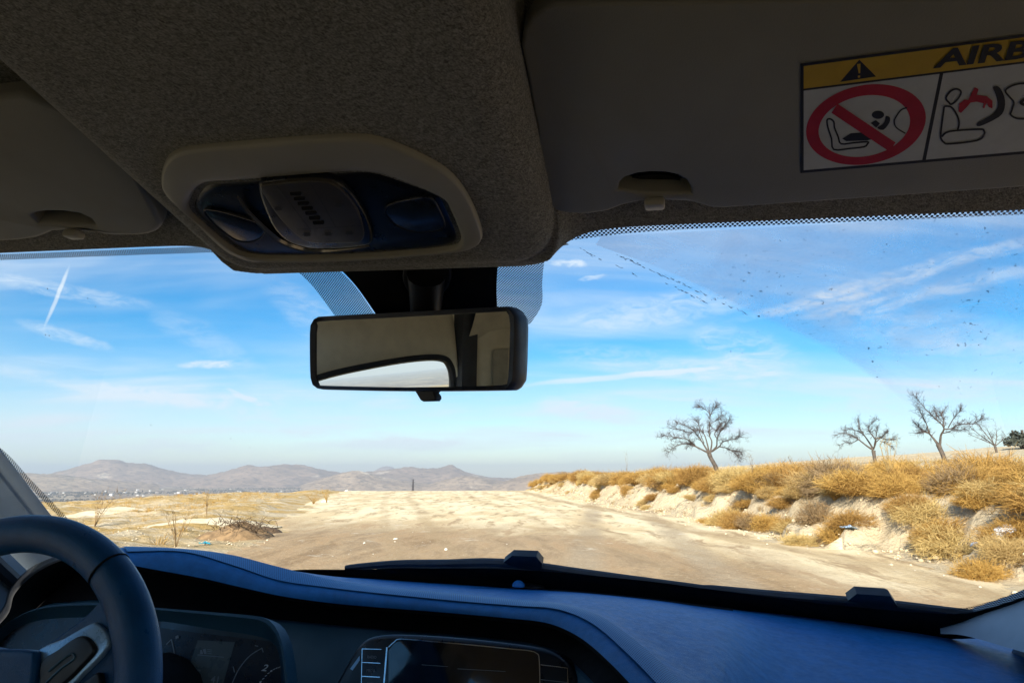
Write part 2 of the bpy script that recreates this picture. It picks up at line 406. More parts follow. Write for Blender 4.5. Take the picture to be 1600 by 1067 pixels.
# film of dust outside the wiped arc, top right
def film_mat():
    m = bpy.data.materials.new('dust_film'); m.use_nodes = True; t = NT(m.node_tree)
    m.node_tree.nodes.remove(m.node_tree.nodes['Principled BSDF'])
    uv = t.n('ShaderNodeTexCoord').outputs['UV']; ob = t.n('ShaderNodeTexCoord').outputs['Object']
    s = t.n('ShaderNodeSeparateXYZ'); t.val(s.inputs[0], uv)
    cloud = t.noise(t.scale(ob, (1, 1.4, 1)), 16, 8, .68, .6); sp = t.noise(ob, 150, 3, .6, .5)
    specks = t.mapr(sp, .64, .72); big = t.mapr(t.noise(ob, 9, 2), .45, .6)
    dens = t.math('MULTIPLY', t.mapr(s.outputs[1], 0, .28), t.mapr(s.outputs[0], .0, .035))
    f = t.math('MULTIPLY', t.mapr(cloud, .30, .75, .14, .40), dens)
    f2 = t.math('MULTIPLY', t.math('MULTIPLY', specks, big), t.math('MULTIPLY', dens, .7))
    tr = t.n('ShaderNodeBsdfTransparent'); tr.inputs[0].default_value = (1, 1, 1, 1)
    df = t.n('ShaderNodeBsdfDiffuse'); df.inputs[0].default_value = (.62, .60, .68, 1)
    dt = t.n('ShaderNodeBsdfTranslucent'); dt.inputs[0].default_value = (.66, .64, .72, 1)
    ad = t.n('ShaderNodeAddShader'); t.t.links.new(df.outputs[0], ad.inputs[0]); t.t.links.new(dt.outputs[0], ad.inputs[1])
    dk = t.n('ShaderNodeBsdfDiffuse'); dk.inputs[0].default_value = (.03, .04, .07, 1)
    m1 = t.n('ShaderNodeMixShader'); t.val(m1.inputs[0], f); t.t.links.new(tr.outputs[0], m1.inputs[1]); t.t.links.new(ad.outputs[0], m1.inputs[2])
    m2 = t.n('ShaderNodeMixShader'); t.val(m2.inputs[0], f2); t.t.links.new(m1.outputs[0], m2.inputs[1]); t.t.links.new(dk.outputs[0], m2.inputs[2])
    t.t.links.new(m2.outputs[0], m.node_tree.nodes['Material Output'].inputs[0]); return m
arc = resample(catmull([(930, 384), (1050, 430), (1172, 492), (1290, 548), (1380, 606), (1440, 655)], 8), 30)
topr = resample(catmull([(940, 370), (1150, 360), (1400, 346), (1700, 332), (1700, 480), (1700, 655)], 2), 30)
P = np.array([[onglass(*(arc[i]*(1-j/16)+topr[i]*(j/16)), -.0012) for i in range(30)] for j in range(17)])
uv = np.array([[(j/16, 1-i/29) for i in range(30)] for j in range(17)]).reshape(-1, 2)
film = gridmesh("dust_film", P, film_mat(), windscreen, uv=uv)
# streaks of dirt left by the wiper blade, insects and specks on the glass
V, F = [], []
def speck(px, py, rx, ry, ang):
    c = onglass(px, py, -.001); o = len(V)
    for k in range(7):
        a = 2*pi*k/7; q = (1+.35*random.uniform(-1, 1)); x, y = rx*cos(a)*q, ry*sin(a)*q
        V.append(onglass(px+x*cos(ang)-y*sin(ang), py+x*sin(ang)+y*cos(ang), -.001))
    F.append(tuple(range(o, o+7)))
for (x0, y0, x1, y1, n) in ((965, 399, 1168, 492, 90), (905, 390, 1000, 434, 22), (1040, 442, 1105, 475, 20)):
    for i in range(n):
        t_ = random.random(); speck(x0+(x1-x0)*t_+random.gauss(0, 1.2), y0+(y1-y0)*t_+random.gauss(0, 1.0), random.uniform(.7, 3.4), random.uniform(.25, .5), R_(26))
for px, py, r in ((1186, 495, 2.5), (1358, 545, 2.2), (1364, 566, 2.4), (1371, 590, 1.6), (1142, 550, 1.1), (73, 452, 1.6), (136, 467, 1.3), (148, 480, 1.2), (235, 665, .9), (1218, 434, 1.2),
                  (1386, 383, 1.4), (1382, 395, 1.2), (1166, 400, 1.2), (1530, 540, 1.4), (70, 524, 1.4), (76, 525, 1.3), (390, 700, .8), (360, 686, .8), (1480, 470, 1.1)):
    speck(px, py, r*.8, r*.5, random.uniform(0, 3))
for i in range(110): speck(random.uniform(1100, 1600), random.uniform(370, 560), random.uniform(.4, .8), random.uniform(.3, .6), random.uniform(0, 3))
mesh("dirt_speck", V, F, simple('insect_dirt', (.10, .13, .19), .8), windscreen)['kind'] = 'stuff'

# ---- headliner: roof skin with the lower central block
ZB0, ZBS = 1.598, .245
def zroof(Y):
    z = 1.664+.35*(.565-Y)
    z = np.minimum(z, 1.735-.05*np.clip(.35-Y, 0, 5)*.15)
    hd = 1.658+(1.6255-1.658)*np.clip((Y-.563)/.049, 0, 1)
    k = np.clip((Y-.545)/.018, 0, 1); return z*(1-k)+hd*k
def headz(X, Y):
    dx = np.abs(X-XC); z = zroof(Y)
    z = z-.22*np.clip((dx-.595)/.13, 0, 1)**2.0*np.clip((.66-Y)/.5+.35, .35, 1)   # curves down to the doors
    zb = ZB0+ZBS*(.58-Y)
    zb = np.minimum(zb, 1.70)
    hw = .183; cr = .05; yf = .628
    qx = dx-(hw-cr); qy = Y-(yf-cr)
    sd = np.where((qx > 0) & (qy > 0), np.hypot(qx, qy)-cr, np.maximum(qx, qy)-cr)     # <0 inside
    ins = -sd; r = .034
    z = z-.030*np.exp(-np.clip(sd, 0, 1)/.016)*np.clip((Y-.50)/.07, 0, 1)
    t = np.clip(ins/r, 0, 1)
    rise = .036*(1-np.sqrt(np.clip(1-(1-t)**2, 0, 1)))
    blk = zb+rise
    return np.where(ins > 0, np.minimum(blk, z), z)
xs = np.unique(np.r_[np.linspace(-.735, .675, 90), XC-.183+np.linspace(-.004, .045, 26), XC+.183-np.linspace(-.004, .045, 26), XC+.183+np.linspace(.004, .1, 16), XC-.183-np.linspace(.004, .1, 16)])
ys = np.unique(np.r_[np.linspace(-1.5, .15, 30), np.linspace(.15, .645, 90), np.linspace(.57, .635, 26)])
X, Y = np.meshgrid(xs, ys); Y = np.where(np.abs(X-XC) > .1835, np.minimum(Y, .6115), Y); headliner = gridmesh("headliner", np.stack([X, Y, headz(X, Y)], -1), M_head, car, sharp=75)

# ---- sun visors
vn = unit((0, -.35, -1.0)); vp = np.array([.3, .57, 1.6235])
def onvis(px, py, lay=0.): return onpl(px, py, vp+vn*lay, vn)
def build_visor(outline_px, extra, hole_px, clip_px, bar_px, flip=False):
    pts = [onvis(*p) for p in outline_px]+[np.array([x, y, vp[2]-(y-vp[1])*.35*1.0]) for x, y in extra]
    hole = [onvis(*p) for p in hole_px]
    o = slab("sun_visor", pts, vn, .017, M_visor, car, holes=[hole], bevel=.006, bseg=3)
    b0, b1 = onvis(*bar_px[0], -.006), onvis(*bar_px[1], -.006)
    tubes("clip_bar", [([b0, b1], .0042, 10)], M_visor, o)
    c = onvis(*clip_px, -.002); w = .0085
    rbox("clip", c+np.array([0, .000, -.004]), (w, .0075, .004), M_bezel, o, .003)
    q = [onvis(*p, -.015) for p in hole_px]; cc = np.mean(q, 0)
    slab("clip_socket", [cc+(p-cc)*.86 for p in q], vn, .004, M_black, o, bevel=0)
    return o
outR = [(846, 300), (838, 200), (822, 110), (814, 75), (818, 48), (830, 28), (850, 12), (866, 6)]
botR = [(1600, 294), (1400, 308), (1200, 322), (1130, 326.5), (1108, 325), (1090, 319), (1070, 314.5), (1035, 314), (1000, 316), (985, 319), (970, 323), (950, 331), (920, 335.5), (895, 335), (872, 331), (858, 322)]
zx = lambda x, y: (x, y)
visorR = build_visor(botR+outR, [(.40, .402), (.60, .402), (.655, .425), (.66, .50), (.645, .548), (.60, .566)],
    [(966, 296), (968, 287), (976, 279), (992, 273), (1015, 270.5), (1040, 271), (1060, 275), (1073, 283), (1080, 295), (1080, 303), (1040, 302), (1000, 301)], (1023, 312), ((966, 300), (1084, 306)))
botL = [(252, 350), (250, 358), (243, 364), (230, 368.5), (210, 370), (185, 370), (165, 369), (150, 364.5), (135, 361.5), (110, 361.5), (80, 364), (68, 369), (55, 374), (30, 377.5), (0, 379)]
visorL = build_visor(botL, [(-.62, .572), (-.70, .55), (-.715, .50), (-.71, .43), (-.66, .402), (-.26, .402), (-.235, .42), (-.227, .45), (-.227, .50)],
    [(50, 338), (58, 334), (75, 332), (100, 332.5), (125, 336), (140, 343), (146, 350), (146, 354), (110, 351), (60, 349)], (116, 361), ((48, 347), (148, 356)))
visorR['label'] = "right sun visor with the airbag warning sticker"; visorL['label'] = "left sun visor without sticker"

# ---- airbag warning sticker on the right visor (pixel outlines measured in an enlarged crop, laid on the visor's plane)
K, OX, OY = 370/1600, 1230, 40
lp = Print(lambda x, y, L: onvis(OX+x*K, OY+y*K, .0007+L*.00003))
XR = 3600
topy = lambda x: 258+(x-92)*(62-258)/(1600-92)*1.0
boty = lambda x: 998+(x-92)*(868-998)/(1600-92)
midy = lambda x: 434+(x-110)*(250-434)/(1600-110)
lp.poly([(90, topy(90)), (XR, topy(XR)), (XR, boty(XR)), (90, boty(90))], 2)
lp.poly([(112, topy(112)+20), (XR-20, topy(XR)+20), (XR-20, midy(XR)-6), (112, midy(112)-6)], 1)
lp.poly([(112, midy(112)+8), (XR-20, midy(XR)+8), (XR-20, boty(XR)-18), (112, boty(112)-18)], 0)
lp.line([(1045, 316), (922, 925)], 24, 2)
lp.poly([(358, 382), (488, 232), (602, 346)], 2)
lp.poly([(472, 262), (496, 259), (494, 322), (484, 324)], 1); lp.poly([(478, 340), (494, 338), (493, 352), (479, 354)], 1)
def ell(cx, cy, W, H, rho, n=64): return [(cx+W*cos(2*pi*i/n), cy+H*(rho*cos(2*pi*i/n)+math.sqrt(1-rho*rho)*sin(2*pi*i/n))) for i in range(n)]
lp.ring(ell(533, 670, 405, 273, -.175), ell(522, 680, 309, 209, -.175), 3)
def ribbon(P, w, mi, closed=False, k=4): lp.line(catmull(P, k, closed), w, mi, closed)
ribbon([(270, 640), (292, 632), (316, 652), (320, 690), (345, 752), (365, 800), (450, 793), (545, 786), (543, 800), (520, 820), (420, 832), (315, 838), (300, 765), (276, 690)], 12, 2, True, 3)
lp.poly(ell(614, 604, 42, 28, 0, 20), 2)
lp.poly([(565, 660), (600, 640), (628, 662), (602, 692)], 2)
lp.poly(catmull([(668, 612), (695, 622), (690, 660), (650, 706), (608, 692), (645, 668), (662, 640)], 3, True), 2)
lp.poly([(372, 765), (430, 730), (520, 722), (572, 770), (540, 777), (400, 782)], 2)
ribbon([(812, 556), (770, 572), (735, 620), (724, 650), (740, 692), (800, 730)], 9, 2)
lp.line([(320, 560), (712, 822)], 74, 3)
ribbon([(1095, 522), (1074, 490), (1108, 442), (1150, 430), (1176, 452), (1150, 502), (1112, 532)], 13, 2, True)
ribbon([(1062, 546), (1110, 552), (1148, 606), (1162, 660), (1150, 715)], 13, 2)
ribbon([(1062, 546), (1048, 650), (1038, 750), (1060, 790), (1100, 800), (1280, 778), (1330, 740), (1330, 712), (1300, 702), (1100, 716), (1045, 752)], 13, 2)
lp.poly([(1158, 582), (1163, 530), (1200, 500), (1224, 505), (1245, 460), (1268, 418), (1294, 430), (1282, 470), (1350, 478), (1388, 510), (1388, 562), (1362, 552), (1350, 522), (1332, 562), (1322, 556), (1330, 527), (1280, 516), (1240, 522), (1215, 552), (1175, 592)], 3)
lp.poly(catmull([(1392, 420), (1430, 414), (1468, 480), (1470, 560), (1430, 620), (1300, 682), (1288, 656), (1390, 600), (1424, 540), (1410, 470)], 3, True), 2)
ribbon([(1640, 394), (1560, 396), (1500, 418), (1475, 445), (1502, 482), (1532, 520), (1520, 570), (1512, 604), (1560, 630), (1640, 625), (1720, 590), (1740, 500), (1700, 415)], 13, 2, True)
ribbon([(1580, 520), (1610, 500), (1640, 505), (1640, 535), (1600, 535)], 20, 2, True)
lp.text("AIRBAG", (1000, 285), (300, -33), (26, -168), 2, .03, .10)
lab = lp.done("warning_label", [M_white, M_yel, M_ink, M_red], visorR)

# ---- overhead console
bn = unit((0, -ZBS, -1.0)); bp_ = np.array([0, .58, ZB0])
def onblk(px, py, lay=0.): return onpl(px, py, bp_+bn*lay, bn)
K3 = 520/1600
def z3(L): return [(240+x*K3, 200+y*K3) for x, y in L]
outer = z3([(60, 150), (110, 105), (200, 85), (400, 66), (600, 49), (800, 35), (950, 28), (1050, 35), (1150, 63), (1280, 120), (1400, 187), (1480, 268), (1540, 375), (1580, 490), (1572, 535), (1530, 562), (1450, 578), (1200, 602), (1000, 617), (700, 628), (500, 626), (430, 615), (330, 560), (200, 430), (70, 310), (40, 240)])
inner = z3([(250, 265), (420, 250), (600, 235), (800, 218), (980, 205), (1080, 212), (1200, 250), (1380, 320), (1420, 380), (1470, 500), (1468, 545), (1420, 565), (1200, 588), (900, 605), (650, 610), (480, 605), (390, 575), (260, 470), (180, 392), (190, 330)])
oc = [onblk(*p, .0005) for p in catmull(outer, 4, True)]; ic = [onblk(*p, .0) for p in catmull(inner, 4, True)]
oc = resample(oc, 96, True); ic = resample(ic, 96, True)
cen = (np.mean(oc, 0)+np.mean(ic, 0))/2
def angsort(P):
    a = np.arctan2(P[:, 1]-cen[1], P[:, 0]-cen[0]); k = np.argmin(np.abs(a)); return np.roll(P, -k, 0)
oc, ic = angsort(oc), angsort(ic)
if np.dot(np.cross(oc[1]-oc[0], oc[0]-cen), np.cross(ic[1]-ic[0], ic[0]-cen)) < 0: ic = np.roll(ic[::-1], 1, 0)
def sec(t, h): return oc*(1-t)+ic*t+bn*h
con = gridmesh("overhead_console", [sec(0, -.004), sec(0, .002), sec(.03, .0042), sec(.10, .0052), sec(.72, .0055), sec(.86, .0045), sec(.94, .0015), sec(1.0, -.006)], M_bezel, car, close=True, sharp=60)
ctr = np.mean(ic, 0)
gridmesh("glossy_panel", [ctr+(ic-ctr)*s+bn*h for s, h in ((1.005, -.008), (.985, -.002), (.955, .0015), (.90, .0022), (.5, .0025), (.02, .0026))], M_gloss, con, close=True, sharp=60)
def plate(name, px, h0, th, mats, par, bev=.002, k=4, sharp=50):
    return slab(name, [onblk(*p, h0) for p in catmull(px, k, True)], bn, th, mats, par, bevel=bev, sharp=sharp)
lensL = z3([(242, 396), (300, 396), (400, 422), (525, 468), (522, 520), (470, 546), (400, 540), (330, 495), (270, 440)])
lensR = z3([(1112, 402), (1140, 368), (1230, 345), (1330, 337), (1372, 392), (1400, 465), (1375, 490), (1320, 500), (1250, 499), (1165, 466)])
for L in (lensL, lensR):
    o = plate("map_light", L, .0042, .004, M_lens, con, .0015)
    tubes("lens_rim", [([onblk(*p, .0040) for p in np.vstack([catmull(L, 4, True), L[:1]])], .0007, 6)], M_gloss, o)
podo = z3([(500, 292), (560, 262), (760, 250), (860, 262), (935, 312), (1002, 400), (1045, 500), (1045, 560), (980, 578), (820, 588), (720, 578), (625, 540), (555, 455)])
podi = z3([(512, 290), (562, 275), (750, 258), (850, 270), (920, 320), (980, 400), (1010, 500), (1000, 545), (955, 555), (760, 553), (680, 512), (600, 430), (545, 350)])
plate("pod_surround", podo, .0085, .008, M_gloss, con, .004)
pod = plate("button_pod", podi, .0105, .004, M_pod, con, .0015)
rimL = z3([(405, 330), (440, 385), (500, 448), (560, 505), (620, 548), (720, 582), (820, 592), (950, 580), (1040, 566)])
tubes("bright_edge", [([onblk(*p, .0050) for p in catmull(rimL, 5)], [.0008+.0022*sin(pi*i/40)**.7 for i in range(41)], 6)], simple('polished_edge', (.20, .19, .17), .18, metal=.6), con)
for i in range(7):
    x, y = 655+i*18.3, 318+i*23.3
    slab("grille_slot", [onblk(240+a*K3, 200+b*K3, .0110) for a, b in ((x, y-5), (x+50, y-9), (x+55, y-2), (x+52, y+6), (x+5, y+8), (x+1, y+2))], bn, .0008, M_matte, pod, bevel=0)
pp = Print(lambda x, y, L: onblk(240+x*K3, 200+y*K3, .0109+.00006*L))
pp.line([(592, 278), (668, 378), (748, 482)], 3, 0); pp.line([(752, 264), (815, 368), (875, 476)], 3, 0); pp.line([(690, 488), (1000, 470)], 2, 0)
for cx_, cy_ in ((598, 388), (890, 372), (735, 512), (838, 510), (940, 505)):
    pp.poly([(cx_-16, cy_-9), (cx_+14, cy_-10), (cx_+19, cy_+8), (cx_-12, cy_+9)], 0); pp.line([(cx_-22, cy_+3), (cx_+24, cy_-2)], 3, 0)
pp.done("button_print", [M_dim], pod)

# ---- rear-view mirror
mn = unit((-.309, -.951, -.112)); mp = np.array([-.02, .675, 1.52])
def onmir(px, py, lay=0.): return onpl(px, py, mp+mn*lay, mn)
mo = catmull([(484, 520), (485, 508), (489, 500), (496, 495.5), (510, 494), (640, 487), (780, 479.5), (791, 479.5), (800, 483), (806, 491), (808, 503), (807, 550), (805, 592), (801, 602), (794, 607.5), (784, 609.5), (640, 611), (510, 608.5), (496, 607), (488, 601), (485, 590), (484, 555)], 3, True)
mg = catmull([(494, 520), (495, 510), (498, 505), (504, 502), (640, 495), (780, 487), (789, 487.5), (796, 493), (798, 505), (797, 550), (795, 590), (791, 598), (782, 602), (640, 605), (510, 602.5), (501, 601), (496, 596), (494, 585)], 3, True)
mo3 = resample([onmir(*p) for p in mo], 80, True); mg3 = resample([onmir(*p, -.0015) for p in mg], 80, True)
mc = np.mean(mo3, 0)
def ms(t, h): return mc+(mo3-mc)*t+mn*h
mirror = gridmesh("rearview_mirror", [mc+(mg3-mc)*1.0+mn*-.001, mc+(mg3-mc)*1.0+mn*.0012, ms(.985, .002), ms(1.0, 0), ms(1.008, -.006), ms(1.008, -.016), ms(.985, -.026), ms(.90, -.036), ms(.7, -.042), ms(.3, -.044), ms(.02, -.044)], M_rubber, car, close=True, sharp=60)
gm, gt, gb = new_mat('mirror_silver'); gb.inputs['Base Color'].default_value = (.88, .93, .90, 1); gb.inputs['Metallic'].default_value = 1; gb.inputs['Roughness'].default_value = .0
mesh("mirror_glass", [p for p in mg3], [tuple(range(80))], gm, mirror, smooth=False)
slab("dimming_tab", [onmir(*p, -.006) for p in [(644, 606), (684, 606), (677, 614), (680.5, 619), (681, 623), (678, 627), (660, 627.5), (656, 625), (650, 615)]], mn, .010, M_rubber, mirror, bevel=.002)
b0 = onmir(660, 520, -.04); b1 = onglass(668, 425, .004)
tubes("stem", [(catmull([b0, b0*.6+b1*.4+np.array([0, .005, .004]), b1], 6), np.linspace(.014, .021, 13), 14)], M_black, mirror)
slab("mount_shoe", [onglass(668+38*cos(a), 428+36*sin(a), .0045) for a in np.linspace(0, 2*pi, 24, endpoint=False)], (0, -.57, -.82), .006, M_black, mirror, bevel=.002)

# ---- dashboard
Y_R1 = [(-60, 1010, .86), (0, 955, .88), (15, 919, .89), (47, 887, .90), (90, 868, .91), (140, 859, .92), (192, 855, .94), (290, 859, .955), (363, 868, .965), (435, 886, .975), (512, 905, .98),
        (587, 917, .96), (700, 928, .925), (812, 939, .88), (869, 943.5, .85), (912, 953, .82), (950, 970, .78), (1000, 1007, .72), (1044, 1046, .67), (1075, 1080, .63), (1110, 1130, .585)]
R2p = [(-52, 1017), (6, 961), (20, 924), (52, 893), (93, 873), (142, 864), (200, 864), (288, 864), (363, 885), (435, 909), (505, 919), (572, 927), (700, 940), (808, 949), (860, 952.5), (900, 964), (936, 985), (980, 1025), (1020, 1066), (1050, 1102), (1085, 1155)]
R3p = [(-50, 1019), (9, 964), (23, 927), (55, 896), (95, 876), (144, 868), (212, 884), (310, 902), (380, 918), (440, 931), (510, 941), (572, 947), (700, 957), (800, 966), (850, 972), (885, 984), (918, 1004), (958, 1040), (1000, 1085), (1030, 1120), (1065, 1172)]
R5p = [(-40, 1075), (5, 1012), (35, 972), (66, 945), (110, 939), (160, 937), (245, 950), (320, 955), (385, 962), (440, 968), (510, 975), (577, 981), (700, 990), (800, 1000), (845, 1008), (880, 1022), (908, 1046), (945, 1085), (985, 1130), (1015, 1165), (1050, 1220)]
yy = np.array([q[2] for q in Y_R1]); N1 = len(yy)
rows = [[atY(q[0], q[1], q[2]) for q in Y_R1]]
rows.append([atY(p[0], p[1], yy[i]-.035) for i, p in enumerate(R2p)])
rows.append([atY(p[0], p[1], yy[i]-.044) for i, p in enumerate(R3p)])
rec = [atY(p[0], p[1], yy[i]-.044)+np.array([0, .075, -.004]) for i, p in enumerate(R3p)]
pan = [atY(p[0], p[1], yy[i]-.02) for i, p in enumerate(R5p)]
pan2 = [p+np.array([0, -.07, -.16]) for p in pan]; pan3 = [p+np.array([0, -.06, -.5]) for p in pan]
far = [np.array([min(r[0]*1.06-.02, .0)+max(r[0], 0), min(1.21-.16*((r[0]-XC)/.75)**2, 1.21), min(r[2]-.03, 1.198)]) for r in rows[0]]
for i in range(6): far[i] = rows[0][i]+np.array([-.03, .11, -.13])
def dense(rowset, k=5): return [catmull(r, k) for r in rowset]
D = dense([far, rows[0], rows[1], rows[2]])
# round the ridge: insert in-between rows
def lerp(a, b, t): return a*(1-t)+b*t
top = [D[0], lerp(D[0], D[1], .5), lerp(D[0], D[1], .86)+np.array([0, 0, -.006]), D[1]+np.array([0, .006, -.004]), D[1], lerp(D[1], D[2], .5)+np.array([0, 0, .0022]), D[2], lerp(D[2], D[3], .3)+np.array([0, -.004, 0]), lerp(D[2], D[3], .7)+np.array([0, -.003, 0]), D[3]]
nc = len(top[0])-1
dash = gridmesh("dashboard", top, [M_dash, M_black], car, sharp=80, idx=[1 if j < 27 else 0 for i in range(len(top)-1) for j in range(nc)])  # left columns in black: the arch's shade put into the colour
E = dense([rows[2], rec, pan, pan2, pan3])
gridmesh("recess_shadow", [E[0], lerp(E[0], E[1], .1)+np.array([0, .0, -.006]), E[1], lerp(E[1], E[2], .6), E[2]], M_matte, dash, sharp=80)  # matte black paints in the shadow under the ridge overhang
gridmesh("centre_panel", [E[2]+np.array([0, .01, .0]), E[2]+np.array([0, -.006, -.003]), E[3], E[4]], M_dash2, dash, sharp=60)
# perforated strip along the ridge top, its highlight painted in as lighter blue
def perf_mat():
    m, t, b = new_mat('perforated_strip'); uv = t.n('ShaderNodeTexCoord').outputs['UV']
    q = t.vec('SUBTRACT', t.vec('FRACTION', t.vec('SCALE', uv, 1/.0032)), (.5, .5, 0)); s = t.n('ShaderNodeSeparateXYZ'); t.val(s.inputs[0], q)
    r = t.math('ADD', t.math('MULTIPLY', s.outputs[0], s.outputs[0]), t.math('MULTIPLY', s.outputs[1], s.outputs[1]))
    t.val(b.inputs['Base Color'], t.mix(t.mapr(r, .05, .12), (.008, .05, .15, 1), (.06, .23, .50, 1))); b.inputs['Roughness'].default_value = .5; return m
S0 = D[1][30:]; S1 = D[2][30:]; al = np.r_[0, np.cumsum(np.linalg.norm(np.diff(S0, axis=0), axis=1))]
PS = np.array([lerp(S0, S1, t)+np.array([0, -.002, .0034*math.sin(pi*(.2+.6*t))]) for t in (0.05, .35, .65, .95)])
gridmesh("perforated_strip", PS, perf_mat(), dash, uv=np.array([[(a, k*.012) for a in al] for k in range(4)]).reshape(-1, 2))
# passenger side top
farp = [atZ(*p, z) for p, z in (((500, 902), 1.207), ((625, 911), 1.205), ((737, 917), 1.204), ((869, 922), 1.203), ((1000, 934), 1.202), ((1119, 949), 1.20), ((1230, 960), 1.199), ((1337, 971), 1.198), ((1430, 980), 1.197), ((1504, 989), 1.194), ((1600, 1014), 1.185))]
farp.append(farp[-1]+np.array([.05, -.12, -.02]))
ridge = [np.array(r) for r in rows[0][10:]]; near = ridge+[np.array(v) for v in ((.32, .575, 1.155), (.42, .57, 1.15), (.55, .57, 1.148), (.66, .58, 1.148), (.76, .60, 1.145))]
n = 70; A = resample(catmull(farp, 6), n); B = resample(catmull(near, 6), n)
rw = []
for t in np.linspace(0, 1, 22):
    q = lerp(A, B, t); q[:, 2] += .012*math.sin(pi*min(t*1.15, 1))*np.clip((q[:, 0]-.05)/.2, 0, 1); rw.append(q)
back = A+np.array([0, .05, -.035])
gridmesh("passenger_pad", [back, A+np.array([0, .006, -.004]), *rw], M_dash, dash, sharp=80)
# groove line near the glass, sensor dome
g = [onp for onp in A[2:46]]
tubes("defrost_slot", [([p+np.array([.004, -.030, .0012+.0025*(p[0] > .05)]) for p in A[3:40]], .0028, 6)], M_matte, dash)
sp = atZ(810, 917, 1.21)
V, F = [], []
def dome(name, c, rx, ry, h, mats, par):
    P = [[c+np.array([rx*cos(a)*cos(b), ry*sin(a)*cos(b), h*sin(b)]) for a in np.linspace(0, 2*pi, 24, endpoint=False)] for b in np.linspace(0, pi/2*.98, 8)]
    return gridmesh(name, P, mats, par, close=True, caps=False)
dome("sensor_base", atZ(824, 915, 1.2075), .030, .020, .0035, M_black, dash)
dome("sun_sensor", atZ(810, 916, 1.21), .0105, .0105, .010, M_dash, dash)
# perforated strip print on the ridge
# ---- A-pillars
for s in (-1, 1):
    P = []
    for v in np.linspace(-.12, 1.05, 24):
        e = ws(s*.985, v, .004); o_ = ws(s*1.0, v, 0)
        a_ = e; b_ = e+np.array([s*.012, -.018, -.008]); c_ = e+np.array([s*.035, -.065, -.03]); d_ = e+np.array([s*.085, -.095, -.035]); f_ = o_+np.array([s*.11, -.03, .0]); g_ = o_+np.array([s*.05, .04, .01])
        P.append([a_, lerp(a_, b_, .5)+np.array([0, -.004, 0]), b_, lerp(b_, c_, .5)+np.array([-s*.003, -.004, 0]), c_, d_, f_, g_])
    gridmesh("windscreen_pillar", P, M_pillar, car, close=True, sharp=60)
# right-hand foot of the pillar, where the glass corner is rounded
tpx = resample(catmull([(1470, 987), (1500, 979), (1540, 964), (1600, 944), (1650, 918), (1720, 860)], 6), 24)
bpx = resample(catmull([(1470, 990), (1504, 992), (1550, 1004), (1600, 1019), (1660, 1040), (1740, 1075)], 6), 24)
T3 = np.array([onglass(*p, -.006) for p in tpx]); B3 = np.array([onglass(*p, -.004) for p in tpx]); B3 = np.array([atY(p[0], p[1], T3[i][1]-.012-.16*(i/23)) for i, p in enumerate(bpx)])
nb_ = np.array([0, -.5, .6])
gridmesh("pillar_foot", [T3+np.array([0, .02, .004]), T3, *[lerp(T3, B3, t)+nb_*(.022*math.sin(pi*t)*np.linspace(.1, 1, 24)[:, None]) for t in np.linspace(.1, 1, 8)], B3], M_pillar, car, sharp=70)

# ---- instrument cluster (plane behind the wheel)
cn = unit((.06, -1, .35)); cp = atY(370, 1010, .80)
def oncl(px, py, lay=0.): return onpl(px, py, cp+cn*lay, cn)
K5 = 500/1379
def z5(L): return [(x*K5, 680+y*K5) for x, y in L]
fr = catmull(z5([(-60, 900), (60, 790), (200, 735), (440, 722), (670, 742), (900, 760), (1080, 775), (1150, 790), (1195, 840), (1222, 930), (1238, 1067), (1245, 1200), (1200, 1320), (500, 1350), (0, 1300), (-90, 1100)]), 4, True)
fri = catmull(z5([(-20, 930), (70, 830), (220, 790), (440, 785), (680, 800), (900, 835), (1080, 862), (1150, 880), (1185, 900), (1205, 960), (1212, 1067), (1215, 1200), (1170, 1280), (500, 1310), (0, 1260), (-50, 1100)]), 4, True)
cl_o = resample([oncl(*p, .012) for p in fr], 96, True); cl_i = resample([oncl(*p, -.004) for p in fri], 96, True)
cluster = gridmesh("instrument_cluster", [cl_o+cn*-.03, cl_o, lerp(cl_o, cl_i, .18)+cn*.004, lerp(cl_o, cl_i, .5)+cn*.0, cl_i], M_dash2, dash, close=True, sharp=60)
mesh("gauge_face", list(resample([oncl(*p, -.004) for p in fri], 96, True)), [tuple(range(96))], M_face, cluster, smooth=False)
cpn = Print(lambda x, y, L: oncl(x*K5, 680+y*K5, -.0035+.00004*L))
cpn.poly([(700, 775), (850, 792), (1100, 838), (1190, 862), (1190, 890), (1040, 872), (850, 850), (690, 828)], 3, 0)      # reflection on the cover, painted as a paler strip
cpn.poly([(852, 882), (1012, 890), (962, 1067), (940, 1150), (765, 1150), (790, 1067)], 0)
cpn.line([(850, 945), (965, 955)], 3, 1)
cpn.poly([(862, 925), (885, 918), (890, 940), (862, 942)], 1); cpn.line([(870, 918), (878, 944)], 3, 2)
for k in range(3): cpn.line([(893, 922+k*8), (912, 924+k*8)], 2.5, 1)
cpn.text("41", (905, 1064), (40, 3), (9, -42), 1, .01)
cpn.text("km", (842, 1016), (17, 1), (3, -18), 1)
cpn.line(catmull([(728, 1067), (748, 1010), (752, 950), (738, 878)], 6), 5, 1); cpn.line([(738, 878), (716, 900)], 4, 1)
cpn.line(catmull([(1000, 1067), (1030, 1005), (1075, 950), (1130, 915)], 6), 4, 1); cpn.line([(1128, 914), (1134, 934)], 4, 1); cpn.line([(1098, 905), (1112, 908)], 4, 1)
cpn.text("2", (1124, 1013), (46, 4), (14, -40), 4, .012, .2)
for i in range(9):
    a = i/8; x, y = 1118+a*92, 1064-a*66-14*sin(pi*a)
    cpn.line([(x, y), (x+9, y-5)], 6 if i % 4 == 0 else 3, 4)
